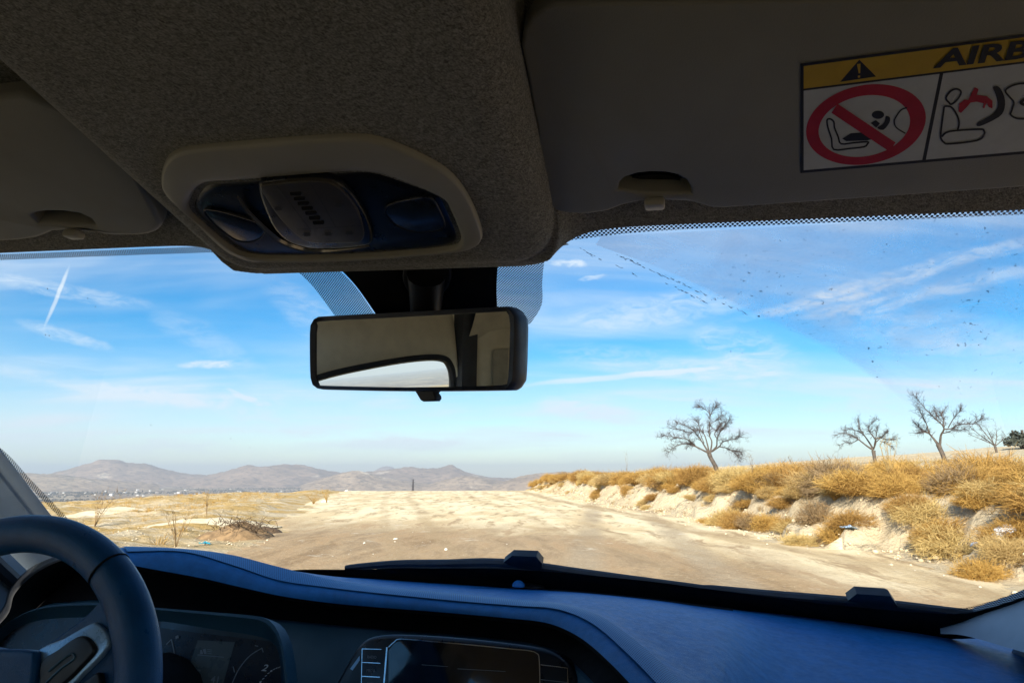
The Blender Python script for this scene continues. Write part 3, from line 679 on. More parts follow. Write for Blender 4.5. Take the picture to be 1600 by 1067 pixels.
cpn.poly([(768, 985), (785, 975), (790, 990), (772, 1002)], 1); cpn.line([(1004, 995), (1010, 1020)], 4, 1); cpn.poly([(755, 865), (768, 860), (770, 872), (757, 876)], 1)
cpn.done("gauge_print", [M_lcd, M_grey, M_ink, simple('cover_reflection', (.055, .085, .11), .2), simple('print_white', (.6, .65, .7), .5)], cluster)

# ---- centre display
dn = unit((-.22, -1, .32)); dp = atY(700, 1030, .80)
def ondi(px, py, lay=0.): return onpl(px, py, dp+dn*lay, dn)
K6 = .375
def z6(L): return [(400+x*K6, 840+y*K6) for x, y in L]
ho = catmull(z6([(250, 760), (330, 605), (400, 482), (440, 432), (480, 410), (560, 400), (700, 404), (850, 415), (1000, 430), (1130, 446), (1210, 462), (1270, 490), (1310, 530), (1352, 605), (1420, 760), (1300, 900), (400, 900)]), 4, True)
disp = slab("centre_display", [ondi(*p, .012) for p in ho], dn, .04, M_gloss, dash, bevel=.006)
dpn = Print(lambda x, y, L: ondi(400+x*K6, 840+y*K6, .0121+.00004*L))
dpn.poly([(552, 640), (552, 470), (575, 440), (610, 424), (900, 446), (1145, 472), (1172, 485), (1180, 520), (1182, 640)], 0)
dpn.line(catmull([(530, 640), (540, 520), (545, 455)], 4), 6, 1)
dpn.line(catmull([(552, 455), (575, 434), (606, 421), (750, 433), (900, 446), (1060, 462), (1140, 470), (1168, 480), (1180, 505), (1183, 640)], 4), 3.5, 1)
dpn.line([(442, 462), (522, 464)], 2.5, 1); dpn.line([(440, 518), (518, 522)], 2.5, 1); dpn.line([(438, 576), (516, 580)], 3.5, 1); dpn.line([(442, 462), (438, 640)], 2.5, 1)
dpn.line([(1186, 528), (1298, 542), (1300, 620)], 2.5, 1); dpn.line([(1186, 590), (1296, 602)], 2, 2)
dpn.text("RADIO", (463, 501), (12.5, .6), (1, -17), 2); dpn.text("MEDIA", (460, 557), (12.5, .6), (1, -17), 2); dpn.text("PHONE", (462, 612), (12.5, .6), (1, -15), 2)
dpn.poly([(392, 545), (432, 490), (432, 510), (402, 552)], 3)
dpn.line([(690, 528), (800, 536)], 1.5, 2); dpn.line([(840, 545), (1040, 556)], 1.5, 2)
dpn.done("display_print", [simple('screen_black', (.004, .005, .008), .06, coat=.6), M_chrome, M_grey, M_silver], disp)

# ---- steering wheel
wc = np.array([-.358, .534, 1.158]); wt_ = R_(15.1); wr = .169
wa = np.array([1, 0, 0.]); wb = np.array([0, sin(wt_), cos(wt_)]); wn = np.cross(wa, wb)
if wn[1] > 0: wn = -wn                      # towards the driver
P = []
for th in np.linspace(0, 2*pi, 120, endpoint=False):
    rd = cos(th)*wa+sin(th)*wb; row = []
    thick = 1+.13*max(0, math.cos(th-R_(25)))**6+.13*max(0, math.cos(th-R_(155)))**6
    for ph in np.linspace(0, 2*pi, 20, endpoint=False):
        row.append(wc+rd*(wr+.0172*cos(ph)*thick*(1 if cos(ph) > 0 else 1.12))+wn*.0158*sin(ph))
    P.append(row)
P.append(P[0]); wheel = gridmesh("steering_wheel", P, M_wheel, car, close=True)
for th in (R_(56), R_(124)):
    rd = cos(th)*wa+sin(th)*wb; tg = -sin(th)*wa+cos(th)*wb
    tubes("rim_seam", [([wc+rd*(wr+.0178*cos(p)*(1 if cos(p) > 0 else 1.13))+wn*.0164*sin(p) for p in np.linspace(0, 2*pi, 33)], .0011, 5)], M_matte, wheel)
def onwh(px, py, lay=0.): return onpl(px, py, wc+wn*lay, wn)
sp_px = catmull([(-60, 1020), (0, 1014), (52, 1016), (100, 985), (135, 958), (156, 935), (172, 905), (195, 930), (205, 975), (205, 1030), (190, 1080), (120, 1110), (0, 1160), (-60, 1150)], 4, True)
slab("spoke", [onwh(*p, .004) for p in sp_px], wn, .022, M_wheel, wheel, bevel=.008, bseg=4)
slab("airbag_cover", [onwh(*p, .016) for p in catmull([(-140, 1040), (-60, 1013), (0, 1013), (46, 1015), (54, 1025), (50, 1070), (45, 1120), (-60, 1200), (-140, 1150)], 4, True)], wn, .03, M_wheel, wheel, bevel=.008, bseg=4)
tr = catmull([(54, 1022), (100, 996), (140, 974), (152, 974), (166, 988), (170, 1004), (158, 1024), (130, 1052), (105, 1075), (60, 1090)], 4, True)
trim = slab("spoke_trim", [onwh(*p, .0085) for p in tr], wn, .006, M_silver, wheel, bevel=.002)
slab("button_pad", [onwh(*p, .0125) for p in catmull([(62, 1036), (90, 1014), (118, 995), (132, 994), (143, 1004), (146, 1018), (125, 1042), (100, 1066), (66, 1082)], 4, True)], wn, .006, M_black, wheel, bevel=.002)
tubes("pad_groove", [([onwh(*p, .0128) for p in catmull([(72, 1066), (95, 1044), (112, 1032), (117, 1026), (112, 1021), (100, 1028), (76, 1048)], 5)], .0011, 6)], M_dash2, wheel)
slab("button_pad", [onwh(*p, .0105) for p in catmull([(112, 1085), (140, 1058), (152, 1050), (156, 1060), (156, 1100), (120, 1110)], 4, True)], wn, .006, M_black, wheel, bevel=.002)
tubes("steering_column", [([wc+wn*-.01, wc+wn*-.25], [.05, .07], 16)], M_matte, wheel)

# ---- wipers outside the glass
def outg(px, py, h): p = onglass(px, py); return p+unit(p-CAM)*h*2.0
def wiper(path, boxpx, arm, label):
    pts = [outg(x, y, .012) for x, y in catmull([(a_, b_+(5 if a_ > 680 else 2)) for a_, b_ in path], 6)]
    w = tubes("wiper", [(pts, [.0045+.0035*sin(pi*i/(len(pts)-1))**.5 for i in range(len(pts))], 8)], M_rubber, car)
    w['label'] = label
    tubes("wiper_arm", [([outg(x, y, .026) for x, y in catmull([(a_, b_+5) for a_, b_ in arm], 6)], .007, 8)], M_black, w)
    a, b, c, d = [outg(*p, .004) for p in boxpx[:4]]
    slab("arm_joint", [a, b, c, d, *[outg(*p, .004) for p in boxpx[4:]]], (0, -.85, -.5), .016, M_rubber, w, bevel=.004)
    return w
wiper([(540, 885), (620, 879), (700, 875.5), (760, 874), (820, 878), (900, 889), (1000, 902), (1136, 919)],
      [(786, 879), (800, 868), (838, 869.5), (847, 880), (846, 891), (815, 889)], [(590, 880), (700, 877), (815, 880), (960, 899), (1130, 926)], "driver side wiper lying along the bottom of the windscreen")
wiper([(1100, 913), (1200, 924), (1300, 933), (1400, 942), (1480, 951), (1560, 959)],
      [(1325, 938), (1339, 927.5), (1392, 931), (1402, 946), (1401, 953), (1360, 947)], [(1250, 932), (1360, 942), (1480, 955), (1580, 965)], "passenger side wiper at the lower right of the windscreen")
# ---- outer shell: bonnet, roof skin, doors, rear wall, floor
gridmesh("bonnet", [[np.array([XC+u*.78, 1.27+t*1.0-.16*u*u*(1-t*.4), 1.165-.03*u*u-.05*t-.16*t*t]) for u in np.linspace(-1, 1, 25)] for t in np.linspace(0, 1, 12)], M_paint, car)
gridmesh("cowl", [[np.array([XC+u*.74, wy(u, -.08)+t*.075, 1.15+.012*t]) for u in np.linspace(-1, 1, 25)] for t in (-.6, 0, .5, 1)], M_black, car)
gridmesh("roof_panel", [[np.array([XC+u*.74, y, 1.80-.045*u**4-.12*max(0, (y-.25)/.37)**2]) for u in np.linspace(-1, 1, 25)] for y in np.linspace(-1.55, .612, 16)], M_paint, car)
gridmesh("floor_pan", [[np.array([x, y, .32]) for x in (-.76, .70)] for y in (-1.6, 1.5)], M_carpet, car)
gridmesh("firewall", [[np.array([x, 1.30, z]) for x in (-.80, .74)] for z in (.32, 1.15)], M_carpet, car)
gridmesh("rear_wall", [[np.array([x, -1.55, z]) for x in np.linspace(-.76, .70, 6)] for z in np.linspace(.32, 1.75, 6)], M_head, car)
for s in (-1, 1):
    x0 = XC+s*.735
    def dp3(y, z, d=0.): return np.array([x0-s*(.075*max(0, (z-1.1)/.55)**1.3)+s*d, y, z])
    door = gridmesh("door", [[dp3(y, z, -.02) for y in np.linspace(.10, 1.15, 16)] for z in (.34, .7, 1.0, 1.06)], M_pillar, car)
    gridmesh("door_cap", [[dp3(y, z, d) for y in np.linspace(.10, 1.15, 16)] for z, d in ((1.03, -.05), (1.062, -.05), (1.07, -.03), (1.068, .02))], M_dash2, door)
    gridmesh("side_window", [[dp3(y, z, .01) for y in np.linspace(.10, 1.0, 14)] for z in np.linspace(1.06, 1.54, 5)], M_glass, door)
    # frame rail above the glass, rounded into the centre pillar
    top_e = catmull([dp3(1.0, 1.14), dp3(.86, 1.25), dp3(.72, 1.365), dp3(.58, 1.445), dp3(.45, 1.478), dp3(.33, 1.492), dp3(.22, 1.498), dp3(.145, 1.493), dp3(.115, 1.47), dp3(.104, 1.42), dp3(.10, 1.3), dp3(.10, 1.06)], 6)
    tubes("window_seal", [(top_e, .011, 8)], M_rubber, door)
    ii = np.array([0, -.0, 0]); inn = []
    for p in top_e: inn.append(p)
    rail = [[p+np.array([-s*.004, 0, 0]) for p in top_e[22:54]], [p+np.array([-s*.018, 0, .012]) for p in top_e[22:54]], [p+np.array([-s*.022, 0, .045]) for p in top_e[22:54]], [p+np.array([-s*.02, 0, .13]) for p in top_e[22:54]]]
    gridmesh("roof_rail", rail, M_lit_trim, car, sharp=80)
    pil = [[dp3(yv, z, d) for yv, d in ((.105, .02), (.097, -.012), (.08, -.03), (.03, -.042), (-.03, -.045), (-.08, -.03), (-.10, .02))] for z in np.linspace(.34, 1.70, 12)]
    gridmesh("centre_pillar", pil, M_lit_trim, car, sharp=60)
    gridmesh("pillar_seal", [[dp3(yv, z, d) for yv, d in ((.107, .0), (.103, -.03), (.09, -.038), (.066, -.040))] for z in np.linspace(1.02, 1.60, 12)], M_rubber, car)
    gridmesh("seat_belt", [[dp3(yv, z, -.052) for yv in (.025, -.022)] for z in np.linspace(.6, 1.5, 8)], simple('belt_webbing', (.45, .43, .36), .8), car)
    gridmesh("rear_side_panel", [[dp3(y, z, -.01) for y in np.linspace(-1.55, -.09, 8)] for z in (.34, .8, 1.10)], M_pillar, car)
    gridmesh("rear_side_panel", [[dp3(y, z, -.01) for y in np.linspace(-1.55, -1.2, 4)] for z in (1.10, 1.4, 1.62)], M_bezel, car)
    gridmesh("side_window", [[dp3(y, z, .0) for y in np.linspace(-1.25, -.08, 8)] for z in (1.10, 1.3, 1.54)], M_glass, car)
    gridmesh("roof_rail", [[dp3(y, z, d) for y in np.linspace(-1.55, .09, 10)] for z, d in ((1.49, .0), (1.50, -.02), (1.56, -.05), (1.66, -.09))], M_lit_trim, car)
    mesh('sun_block_panel', [dp3(.70, 1.06, .004), dp3(1.12, 1.06, .004), dp3(1.0, 1.17, .004), dp3(.86, 1.28, .004), dp3(.76, 1.36, .004), dp3(.60, 1.445, .004), dp3(.56, 1.40, .004), dp3(.60, 1.06, .004)], [(0, 1, 2, 3, 4, 5, 6, 7)], M_pillar, door, smooth=False)  # opaque panel added to keep direct sun off the dash
    # grab handle
    hy = -.45; hx = x0-s*.13
    tubes("grab_handle", [(catmull([np.array([hx+s*.0, hy-.09, 1.592]), np.array([hx-s*.012, hy-.08, 1.572]), np.array([hx-s*.02, hy-.04, 1.560]), np.array([hx-s*.02, hy+.04, 1.560]), np.array([hx-s*.012, hy+.08, 1.572]), np.array([hx, hy+.09, 1.592])], 5), .009, 8)], M_bezel, car)
# =================================================================== outside
def hash2(ix, iy, seed):
    h = (ix.astype(np.int64)*374761393 + iy.astype(np.int64)*668265263 + seed*1442695041) & 0x7fffffff
    h = ((h ^ (h >> 13))*1274126177) & 0x7fffffff
    return ((h ^ (h >> 16)) & 0xffff)/65535.0
def vnoise(x, y, seed=0):
    ix = np.floor(x); iy = np.floor(y); fx = x-ix; fy = y-iy; fx = fx*fx*(3-2*fx); fy = fy*fy*(3-2*fy)
    a, b, c, d = hash2(ix, iy, seed), hash2(ix+1, iy, seed), hash2(ix, iy+1, seed), hash2(ix+1, iy+1, seed)
    return (a*(1-fx)+b*fx)*(1-fy)+(c*(1-fx)+d*fx)*fy
def fbm(x, y, oct=4, seed=0, gain=.5):
    s = 0; a = 1; n = 0
    for i in range(oct): s = s+a*vnoise(x*2**i+17.3*i, y*2**i+9.1*i, seed+i); n += a; a *= gain
    return s/n
def sstep(a, b, x): t = np.clip((x-a)/(b-a), 0, 1); return t*t*(3-2*t)

base_px = [(812, 764), (862, 771), (905, 781), (950, 788), (1000, 796), (1050, 805), (1100, 815), (1150, 826), (1200, 838), (1250, 848), (1300, 857), (1350, 864), (1400, 870), (1450, 878), (1500, 887), (1550, 897), (1600, 908)]
base = [gW(*p)[:2] for p in base_px]
base = [base[0]+(base[0]-base[1])*6]+base
d_ = unit(base[-1]-base[-3]); base += [base[-1]+d_*k for k in (3, 8, 30, 120)]
base = resample(catmull(base, 6), 420)
left_px = [(556, 764), (520, 771), (490, 782), (462, 797), (440, 812), (415, 828), (385, 846), (350, 866), (300, 890)]
left = [gW(*p)[:2] for p in left_px]; left = [left[0]+(left[0]-left[1])*6]+left
d_ = unit(left[-1]-left[-3]); left += [left[-1]+d_*k for k in (3, 8, 30, 120)]
left = resample(catmull(left, 6), 420)
def sdist(line, x, y, side):
    """signed distance to a polyline; >0 on the outer side; also the arc parameter"""
    x = np.asarray(x, float); y = np.asarray(y, float); sh = x.shape; x = x.ravel(); y = y.ravel()
    out = np.empty(x.size); par = np.empty(x.size)
    T = np.gradient(line, axis=0); T /= np.linalg.norm(T, axis=1)[:, None]
    N = np.stack([T[:, 1], -T[:, 0]], 1)*side
    for i in range(0, x.size, 20000):
        dx = x[i:i+20000, None]-line[None, :, 0]; dy = y[i:i+20000, None]-line[None, :, 1]
        k = np.argmin(dx*dx+dy*dy, 1); r = np.arange(k.size)
        d = np.sqrt(dx[r, k]**2+dy[r, k]**2); sg = dx[r, k]*N[k, 0]+dy[r, k]*N[k, 1]
        out[i:i+20000] = np.where(sg > 0, d, -d); par[i:i+20000] = k
    return out.reshape(sh), par.reshape(sh)
SB = -1 if np.cross(np.gradient(base, axis=0)[200], np.array([1., 0])) > 0 else 1
tB = np.gradient(base, axis=0)[200]; SB = 1 if np.dot(np.array([tB[1], -tB[0]]), np.array([1., 0])) > 0 else -1
tL = np.gradient(left, axis=0)[200]; SL = 1 if np.dot(np.array([tL[1], -tL[0]]), np.array([-1., 0])) > 0 else -1
def height(x, y):
    x = np.asarray(x, float); y = np.asarray(y, float); r = np.hypot(x, y)
    near = r < 400
    s = np.full(x.shape, -50.); l = np.full(x.shape, -50.)
    if near.any():
        s[near], _ = sdist(base, x[near], y[near], SB); l[near], _ = sdist(left, x[near], y[near], SL)
    fade = 1-sstep(62, 84, r)
    # eroded bank on the right
    g = (fbm(x*.55, y*.55, 3, 3)-.5)*1.5+(fbm(x*1.7, y*1.7, 3, 5)-.5)*.9
    hb = 1.0*sstep(.05, 1.5, s+g*.55)+.05*sstep(-.6, .4, s)
    hb = hb+np.clip(s-2.0, 0, 45)*.080+.25*(fbm(x*.16, y*.16, 3, 9)-.5)*sstep(2, 6, s)
    hb = hb+(fbm(x*1.3, y*1.3, 4, 12)-.5)*.16*sstep(.0, .8, s)*(1-.6*sstep(2, 3.5, s)) + (fbm(x*4, y*4, 4, 14)-.5)*.15*sstep(.1, .6, s)*(1-sstep(2, 3, s))
    hb = hb*np.where(s > 0, np.maximum(fade, .0)+(1-fade)*.0, fade)
    hb = np.where(s > -1, hb, 0)
    # left field falls away with mounds and hollows
    ld = np.clip(l, 0, 200)
    hl = -.030*np.clip(ld-2.5, 0, 12)-.048*np.clip(ld-14, 0, 60)*.8+.20*sstep(.2, 1.6, l)*(1-sstep(2.5, 5, l))*fbm(x*.35, y*.35, 2, 21)
    hl = hl+(fbm(x*.25, y*.25, 4, 23)-.5)*.75*sstep(.8, 6, l)+(fbm(x*1.6, y*1.6, 4, 27)-.5)*.24*sstep(.0, 1.2, l)
    hl = np.where(l > -1, hl, 0)*(1-sstep(90, 220, r))
    # road: faint ruts and bumps
    hr = (fbm(x*.5, y*.22, 3, 31)-.5)*.10+(fbm(x*3, y*3, 3, 33)-.5)*.022
    # beyond the crest the land drops to the valley
    az = np.arctan2(x, y)
    drop = -.036*np.clip(r-66, 0, 2600)-.00012*np.clip(r-60, 0, 60)**2*3
    right_hi = sstep(R_(9), R_(24), az)*(1-sstep(R_(60), R_(110), az))
    drop = drop*(1-right_hi*(1-sstep(140, 900, r)))
    und = (fbm(x/90, y/90, 4, 41)-.5)*14*sstep(90, 500, r)*(1-.5*right_hi)+(fbm(x/700, y/700, 4, 43)-.5)*40*sstep(900, 3000, r)
    return hb+hl+hr+drop+und
# polar sheet, fine where the camera looks
azs = np.unique(np.round(np.r_[np.arange(-54, 36, .17), np.arange(36, 306, 3.0)], 4))
rad = np.r_[.5, 2.0, np.geomspace(4.0, 110, 300), np.geomspace(112, 15000, 170)]
AZ, RR = np.meshgrid(np.radians(azs), rad, indexing='ij')
GX, GY = RR*np.sin(AZ)+CAM[0], RR*np.cos(AZ); GZ = height(GX, GY)
na, nr = GX.shape
V = np.stack([GX, GY, GZ], -1).reshape(-1, 3)
i, j = np.meshgrid(np.arange(na), np.arange(nr-1), indexing='ij'); k = (i+1) % na
Q = np.stack([i*nr+j, i*nr+j+1, k*nr+j+1, k*nr+j], -1).reshape(-1, 4)[:, ::-1]
def bigmesh(name, V, Q, mats, kind):
    me = bpy.data.meshes.new(name); me.vertices.add(len(V)); me.vertices.foreach_set('co', np.ascontiguousarray(V, dtype=np.float32).ravel())
    w = Q.shape[1]
    me.loops.add(Q.size); me.loops.foreach_set('vertex_index', np.ascontiguousarray(Q, dtype=np.int32).ravel())
    me.polygons.add(len(Q)); me.polygons.foreach_set('loop_start', np.arange(0, Q.size, w, dtype=np.int32))
    me.update(calc_edges=True); me.validate()
    return link(name, me, mats, None, kind, True)

def ground_mat():
    m, t, b = new_mat('dry_soil'); p = t.n('ShaderNodeTexCoord').outputs['Object']
    s = t.n('ShaderNodeSeparateXYZ'); t.val(s.inputs[0], p)
    r = t.vec('LENGTH', t.scale(p, (1, 1, 0)))
    n1 = t.noise(p, .35, 8, .65); n2 = t.noise(p, 2.2, 7, .7); n3 = t.noise(t.scale(p, (1, 1, 2)), 9, 5, .7)
    c = t.mix(t.mapr(n1, .35, .65), (.56, .455, .295, 1), (.63, .525, .36, 1))
    c = t.mix(t.mapr(n2, .52, .72, 0, .75), c, (.40, .29, .15, 1))
    c = t.mix(t.mapr(n3, .56, .75, 0, .5), c, (.66, .58, .44, 1))
    lef = t.mapr(s.outputs[0], -6, -11)                       # dry straw litter over the open field
    c = t.mix(t.math('MULTIPLY', lef, t.mapr(t.noise(t.scale(p, (.5, 1.3, 1)), .55, 8, .7), .40, .58)), c, (.47, .315, .12, 1))
    far = t.mapr(r, 90, 420)
    fld = t.noise(t.scale(p, (1, 1.8, 1)), .006, 6, .65); scrub = t.noise(p, .035, 8, .75)
    cf = t.mix(t.mapr(fld, .42, .60), (.30, .215, .125, 1), (.44, .35, .22, 1))
    cf = t.mix(t.mapr(scrub, .50, .66), cf, (.13, .095, .06, 1))
    vf = t.mapr(r, 900, 2600)
    cv = t.mix(t.mapr(t.noise(t.scale(p, (1, 2.2, 1)), .0016, 8, .72), .42, .60), (.22, .165, .115, 1), (.36, .29, .20, 1))
    cv = t.mix(t.mapr(t.noise(t.scale(p, (1, 2.6, 1)), .008, 8, .78), .50, .64), cv, (.075, .06, .05, 1))
    cf = t.mix(vf, cf, cv)
    c = t.mix(far, c, cf)
    t.val(b.inputs['Base Color'], c); b.inputs['Roughness'].default_value = .95; b.inputs['Specular IOR Level'].default_value = .1
    bp = t.n('ShaderNodeBump'); bp.inputs['Strength'].default_value = 1.0; bp.inputs['Distance'].default_value = .13
    t.val(bp.inputs['Height'], t.math('ADD', t.noise(p, 6, 8, .7), t.math('MULTIPLY', n2, .8))); t.val(b.inputs['Normal'], bp.outputs[0])
    return m
M_soil = ground_mat()
ground = bigmesh("ground", V, Q, M_soil, "structure")

# ---- dirt road: a sheet that sinks under the verge with a ragged edge
def road_mat():
    m, t, b = new_mat('dirt_road'); p = t.n('ShaderNodeTexCoord').outputs['Object']
    s = t.n('ShaderNodeSeparateXYZ'); t.val(s.inputs[0], p)
    rv = t.n('ShaderNodeVectorRotate'); rv.inputs['Axis'].default_value = (0, 0, 1); rv.inputs['Angle'].default_value = R_(-12); t.val(rv.inputs['Vector'], p)
    q = rv.outputs[0]
    warp = t.vec('ADD', q, t.vec('SCALE', t.vec('SUBTRACT', t.noise(p, .25, 3, .5, 0, 'Color'), (.5, .5, .5)), 1.6))
    st = t.noise(t.scale(warp, (.62, .15, 1)), 1.0, 8, .62); st2 = t.noise(t.scale(warp, (2.0, .35, 1)), 1.1, 7, .66)
    fine = t.noise(p, 17, 8, .78); blot = t.noise(t.scale(p, (.8, .4, 1)), .55, 7, .65)
    pale = (.78, .66, .435, 1); mid = (.63, .495, .295, 1); dark = (.31, .215, .12, 1); grey = (.38, .30, .20, 1)
    c = t.mix(t.mapr(st, .42, .60), pale, mid)
    c = t.mix(t.math('MULTIPLY', t.mapr(st2, .50, .64), .8), c, dark)
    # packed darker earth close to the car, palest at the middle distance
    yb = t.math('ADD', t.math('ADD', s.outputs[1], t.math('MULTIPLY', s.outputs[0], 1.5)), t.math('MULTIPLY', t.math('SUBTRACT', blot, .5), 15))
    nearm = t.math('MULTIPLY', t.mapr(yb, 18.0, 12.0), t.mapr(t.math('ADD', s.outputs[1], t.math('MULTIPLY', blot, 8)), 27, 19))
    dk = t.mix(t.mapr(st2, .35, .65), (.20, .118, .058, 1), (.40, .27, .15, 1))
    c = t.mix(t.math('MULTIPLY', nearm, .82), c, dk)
    rut = t.math('ABSOLUTE', t.math('SUBTRACT', t.math('ABSOLUTE', t.math('SUBTRACT', t.math('ADD', s.outputs[0], t.math('MULTIPLY', s.outputs[1], .10)), 1.0)), 1.0))
    c = t.mix(t.math('MULTIPLY', t.mapr(rut, .50, .12), t.mapr(blot, .30, .60, .25, .85)), c, grey)
    at_ = t.n('ShaderNodeAttribute', _attribute_name='across').outputs['Fac']
    wob = t.math('ADD', at_, t.math('MULTIPLY', t.math('SUBTRACT', t.noise(t.scale(q, (.2, .12, 1)), 1, 4, .6), .5), .10))
    for u0, wd, k in ((.90, .040, .75), (.72, .022, .4), (.62, .022, .4), (.36, .024, .5), (.26, .02, .4)):
        c = t.mix(t.math('MULTIPLY', t.mapr(t.math('ABSOLUTE', t.math('SUBTRACT', wob, u0)), wd, wd*.3, 0, k), t.mapr(st2, .25, .6, .35, 1)), c, (.36, .26, .145, 1))
    mound = t.mapr(t.noise(p, .9, 6, .7), .60, .72)
    c = t.mix(t.math('MULTIPLY', mound, .65), c, (.70, .64, .52, 1))
    c = t.mix(t.mapr(fine, .55, .68, 0, .5), c, (.74, .66, .50, 1)); c = t.mix(t.mapr(fine, .46, .34, 0, .5), c, (.2, .14, .085, 1))
    t.val(b.inputs['Base Color'], c); b.inputs['Roughness'].default_value = .93; b.inputs['Specular IOR Level'].default_value = .15
    bp = t.n('ShaderNodeBump'); bp.inputs['Strength'].default_value = .9; bp.inputs['Distance'].default_value = .04
    t.val(bp.inputs['Height'], t.math('ADD', t.noise(p, 9, 8, .72), t.math('MULTIPLY', st2, .7))); t.val(b.inputs['Normal'], bp.outputs[0])
    return m
nL, nW = 420, 60
kk = np.linspace(0, 1, nL)
idx = [np.argmin(np.hypot(*(L-np.array(gW(*p)[:2])).T)) for L, p in ((left, left_px[0]), (base, base_px[0]))]
def along(L):      # by distance ahead of the car
    o = np.argsort(-L[:, 1]); return L[o]
ysamp = np.r_[np.geomspace(120, 8, nL-40), np.linspace(7.9, -25, 40)]
def at_y(L): o = np.argsort(L[:, 1]); return np.interp(ysamp, L[o, 1], L[o, 0])
xl, xr = at_y(left), at_y(base)
U = np.linspace(-.10, 1.10, nW)
RX = xl[:, None]+(xr-xl)[:, None]*U[None]; RY = np.repeat(ysamp[:, None], nW, 1)
sR, _ = sdist(base, RX, RY, SB); sL, _ = sdist(left, RX, RY, SL)
edge = np.maximum(sR, sL)+(fbm(RX*.8, RY*.8, 4, 61)-.5)*1.5
RZ = height(RX, RY)+.016-.12*sstep(-.35, .15, edge)
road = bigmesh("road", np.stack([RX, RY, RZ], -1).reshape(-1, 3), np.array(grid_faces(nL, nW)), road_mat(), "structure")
att = road.data.attributes.new("across", "FLOAT", "POINT"); att.data.foreach_set("value", np.ascontiguousarray(np.repeat(U[None], nL, 0).ravel(), dtype=np.float32))

# ---- hills
def hill_mat(name, a, b_, pale, sc):
    m, t, b = new_mat(name); p = t.n('ShaderNodeTexCoord').outputs['Object']
    n = t.noise(p, .004*sc, 8, .7); n2 = t.noise(t.scale(p, (1, 1, 2.5)), .0022*sc, 6, .7); n3 = t.noise(p, .02*sc, 6, .75)
    c = t.mix(t.mapr(n, .38, .64), c4(a), c4(b_)); c = t.mix(t.mapr(n2, .60, .68, 0, .8), c, c4(pale)); c = t.mix(t.mapr(n3, .48, .62, 0, .8), c, (.08, .062, .05, 1))
    t.val(b.inputs['Base Color'], c); b.inputs['Roughness'].default_value = .95; b.inputs['Specular IOR Level'].default_value = .05
    bp = t.n('ShaderNodeBump'); bp.inputs['Strength'].default_value = .9; bp.inputs['Distance'].default_value = 30
    t.val(bp.inputs['Height'], n); t.val(b.inputs['Normal'], bp.outputs[0]); return m
M_hill = hill_mat('scrub_hill', (.31, .22, .155), (.20, .145, .105), (.60, .50, .37), 1)
M_hill2 = hill_mat('pale_hill', (.38, .285, .195), (.25, .185, .13), (.64, .54, .40), 1.4)
def hill(dist, prof, depth, mat_, seed, foot=758, rough=1.0):
    prof = np.array(prof, float); xs_ = np.arange(prof[0, 0], prof[-1, 0]+.1, 1.5)
    ypx = np.interp(xs_, prof[:, 0], prof[:, 1]); ker = np.array([1, 2, 3, 2, 1.])/9; ypx[2:-2] = np.convolve(ypx, ker, 'valid')
    kw = np.hanning(25); kw /= kw.sum(); ysm = np.convolve(np.pad(ypx, 12, mode='edge'), kw, 'valid')
    ypx = ypx+(vnoise(xs_*.16, xs_*0+seed, seed)-.5)*1.4+(vnoise(xs_*.5, xs_*0+seed, seed+1)-.5)*.6
    P = []
    ts = np.linspace(-1, 1, 41)
    for px, py, ps in zip(xs_, ypx, ysm):
        d = rayW(px, py); hd = math.hypot(d[0], d[1]); u = np.array([d[0], d[1], 0])/hd; zt0 = CAM[2]+dist*d[2]/hd; d2 = rayW(px, ps); zt1 = CAM[2]+dist*d2[2]/math.hypot(d2[0], d2[1])
        zf = -130.
        row = []
        for t in ts:
            rr_ = dist+t*depth; w_ = math.exp(-(t/.07)**2); zt = zt0*w_+zt1*(1-w_)
            k = math.exp(-(t*1.9)**2) if t < 0 else math.exp(-(t*2.2)**2)
            k = (k-math.exp(-3.61))/(1-math.exp(-3.61))
            z = zf+(zt-zf)*max(k, 0)
            row.append(np.array([CAM[0]+u[0]*rr_, u[1]*rr_, z]))
        P.append(row)
    P = np.array(P); x, y = P[..., 0], P[..., 1]; e = 1-np.abs(ts)[None]
    side = np.minimum(np.arange(len(xs_)), np.arange(len(xs_))[::-1])/10; side = np.clip(side, 0, 1)[:, None]
    nz = np.abs(fbm(x/620, y/620, 5, seed+5)-.5)*2-.25
    P[..., 2] += nz*95*rough*np.clip(e, 0, .6)*(np.abs(ts)[None] > .02)*(1-np.exp(-(ts[None]/.16)**2))
    return gridmesh("hill", P, mat_, None, kind="structure")
hill(11500, [(560, 748), (578, 739), (590, 732), (603, 727.5), (612, 729), (622, 735), (640, 746)], 900, M_hill, 3)
hill(7600, [(20, 752), (70, 741), (100, 735), (125, 727), (144, 723), (152, 717.5), (188, 718.5), (198, 722.5), (230, 724.5), (250, 731), (285, 739), (330, 743), (370, 750)], 1500, M_hill, 11)
hill(7000, [(270, 752), (315, 744), (350, 737), (370, 731), (385, 727), (395, 727), (405, 730), (425, 727), (445, 725), (470, 726), (490, 730), (515, 736), (545, 739), (580, 743), (620, 752)], 1500, M_hill, 23)
hill(6600, [(500, 752), (530, 744), (560, 737), (600, 735), (630, 730), (642, 729), (665, 732), (685, 731), (700, 727), (707, 726), (714, 731), (735, 740), (765, 745), (800, 747), (840, 755)], 1500, M_hill, 37)
hill(5200, [(470, 758), (505, 747), (530, 740), (550, 736), (562, 735), (575, 739), (600, 746), (650, 753), (700, 758)], 900, M_hill2, 51, rough=.6)
hill(4800, [(660, 760), (700, 748), (725, 743), (745, 744), (770, 749), (800, 755), (830, 760)], 800, M_hill2, 57, rough=.6)
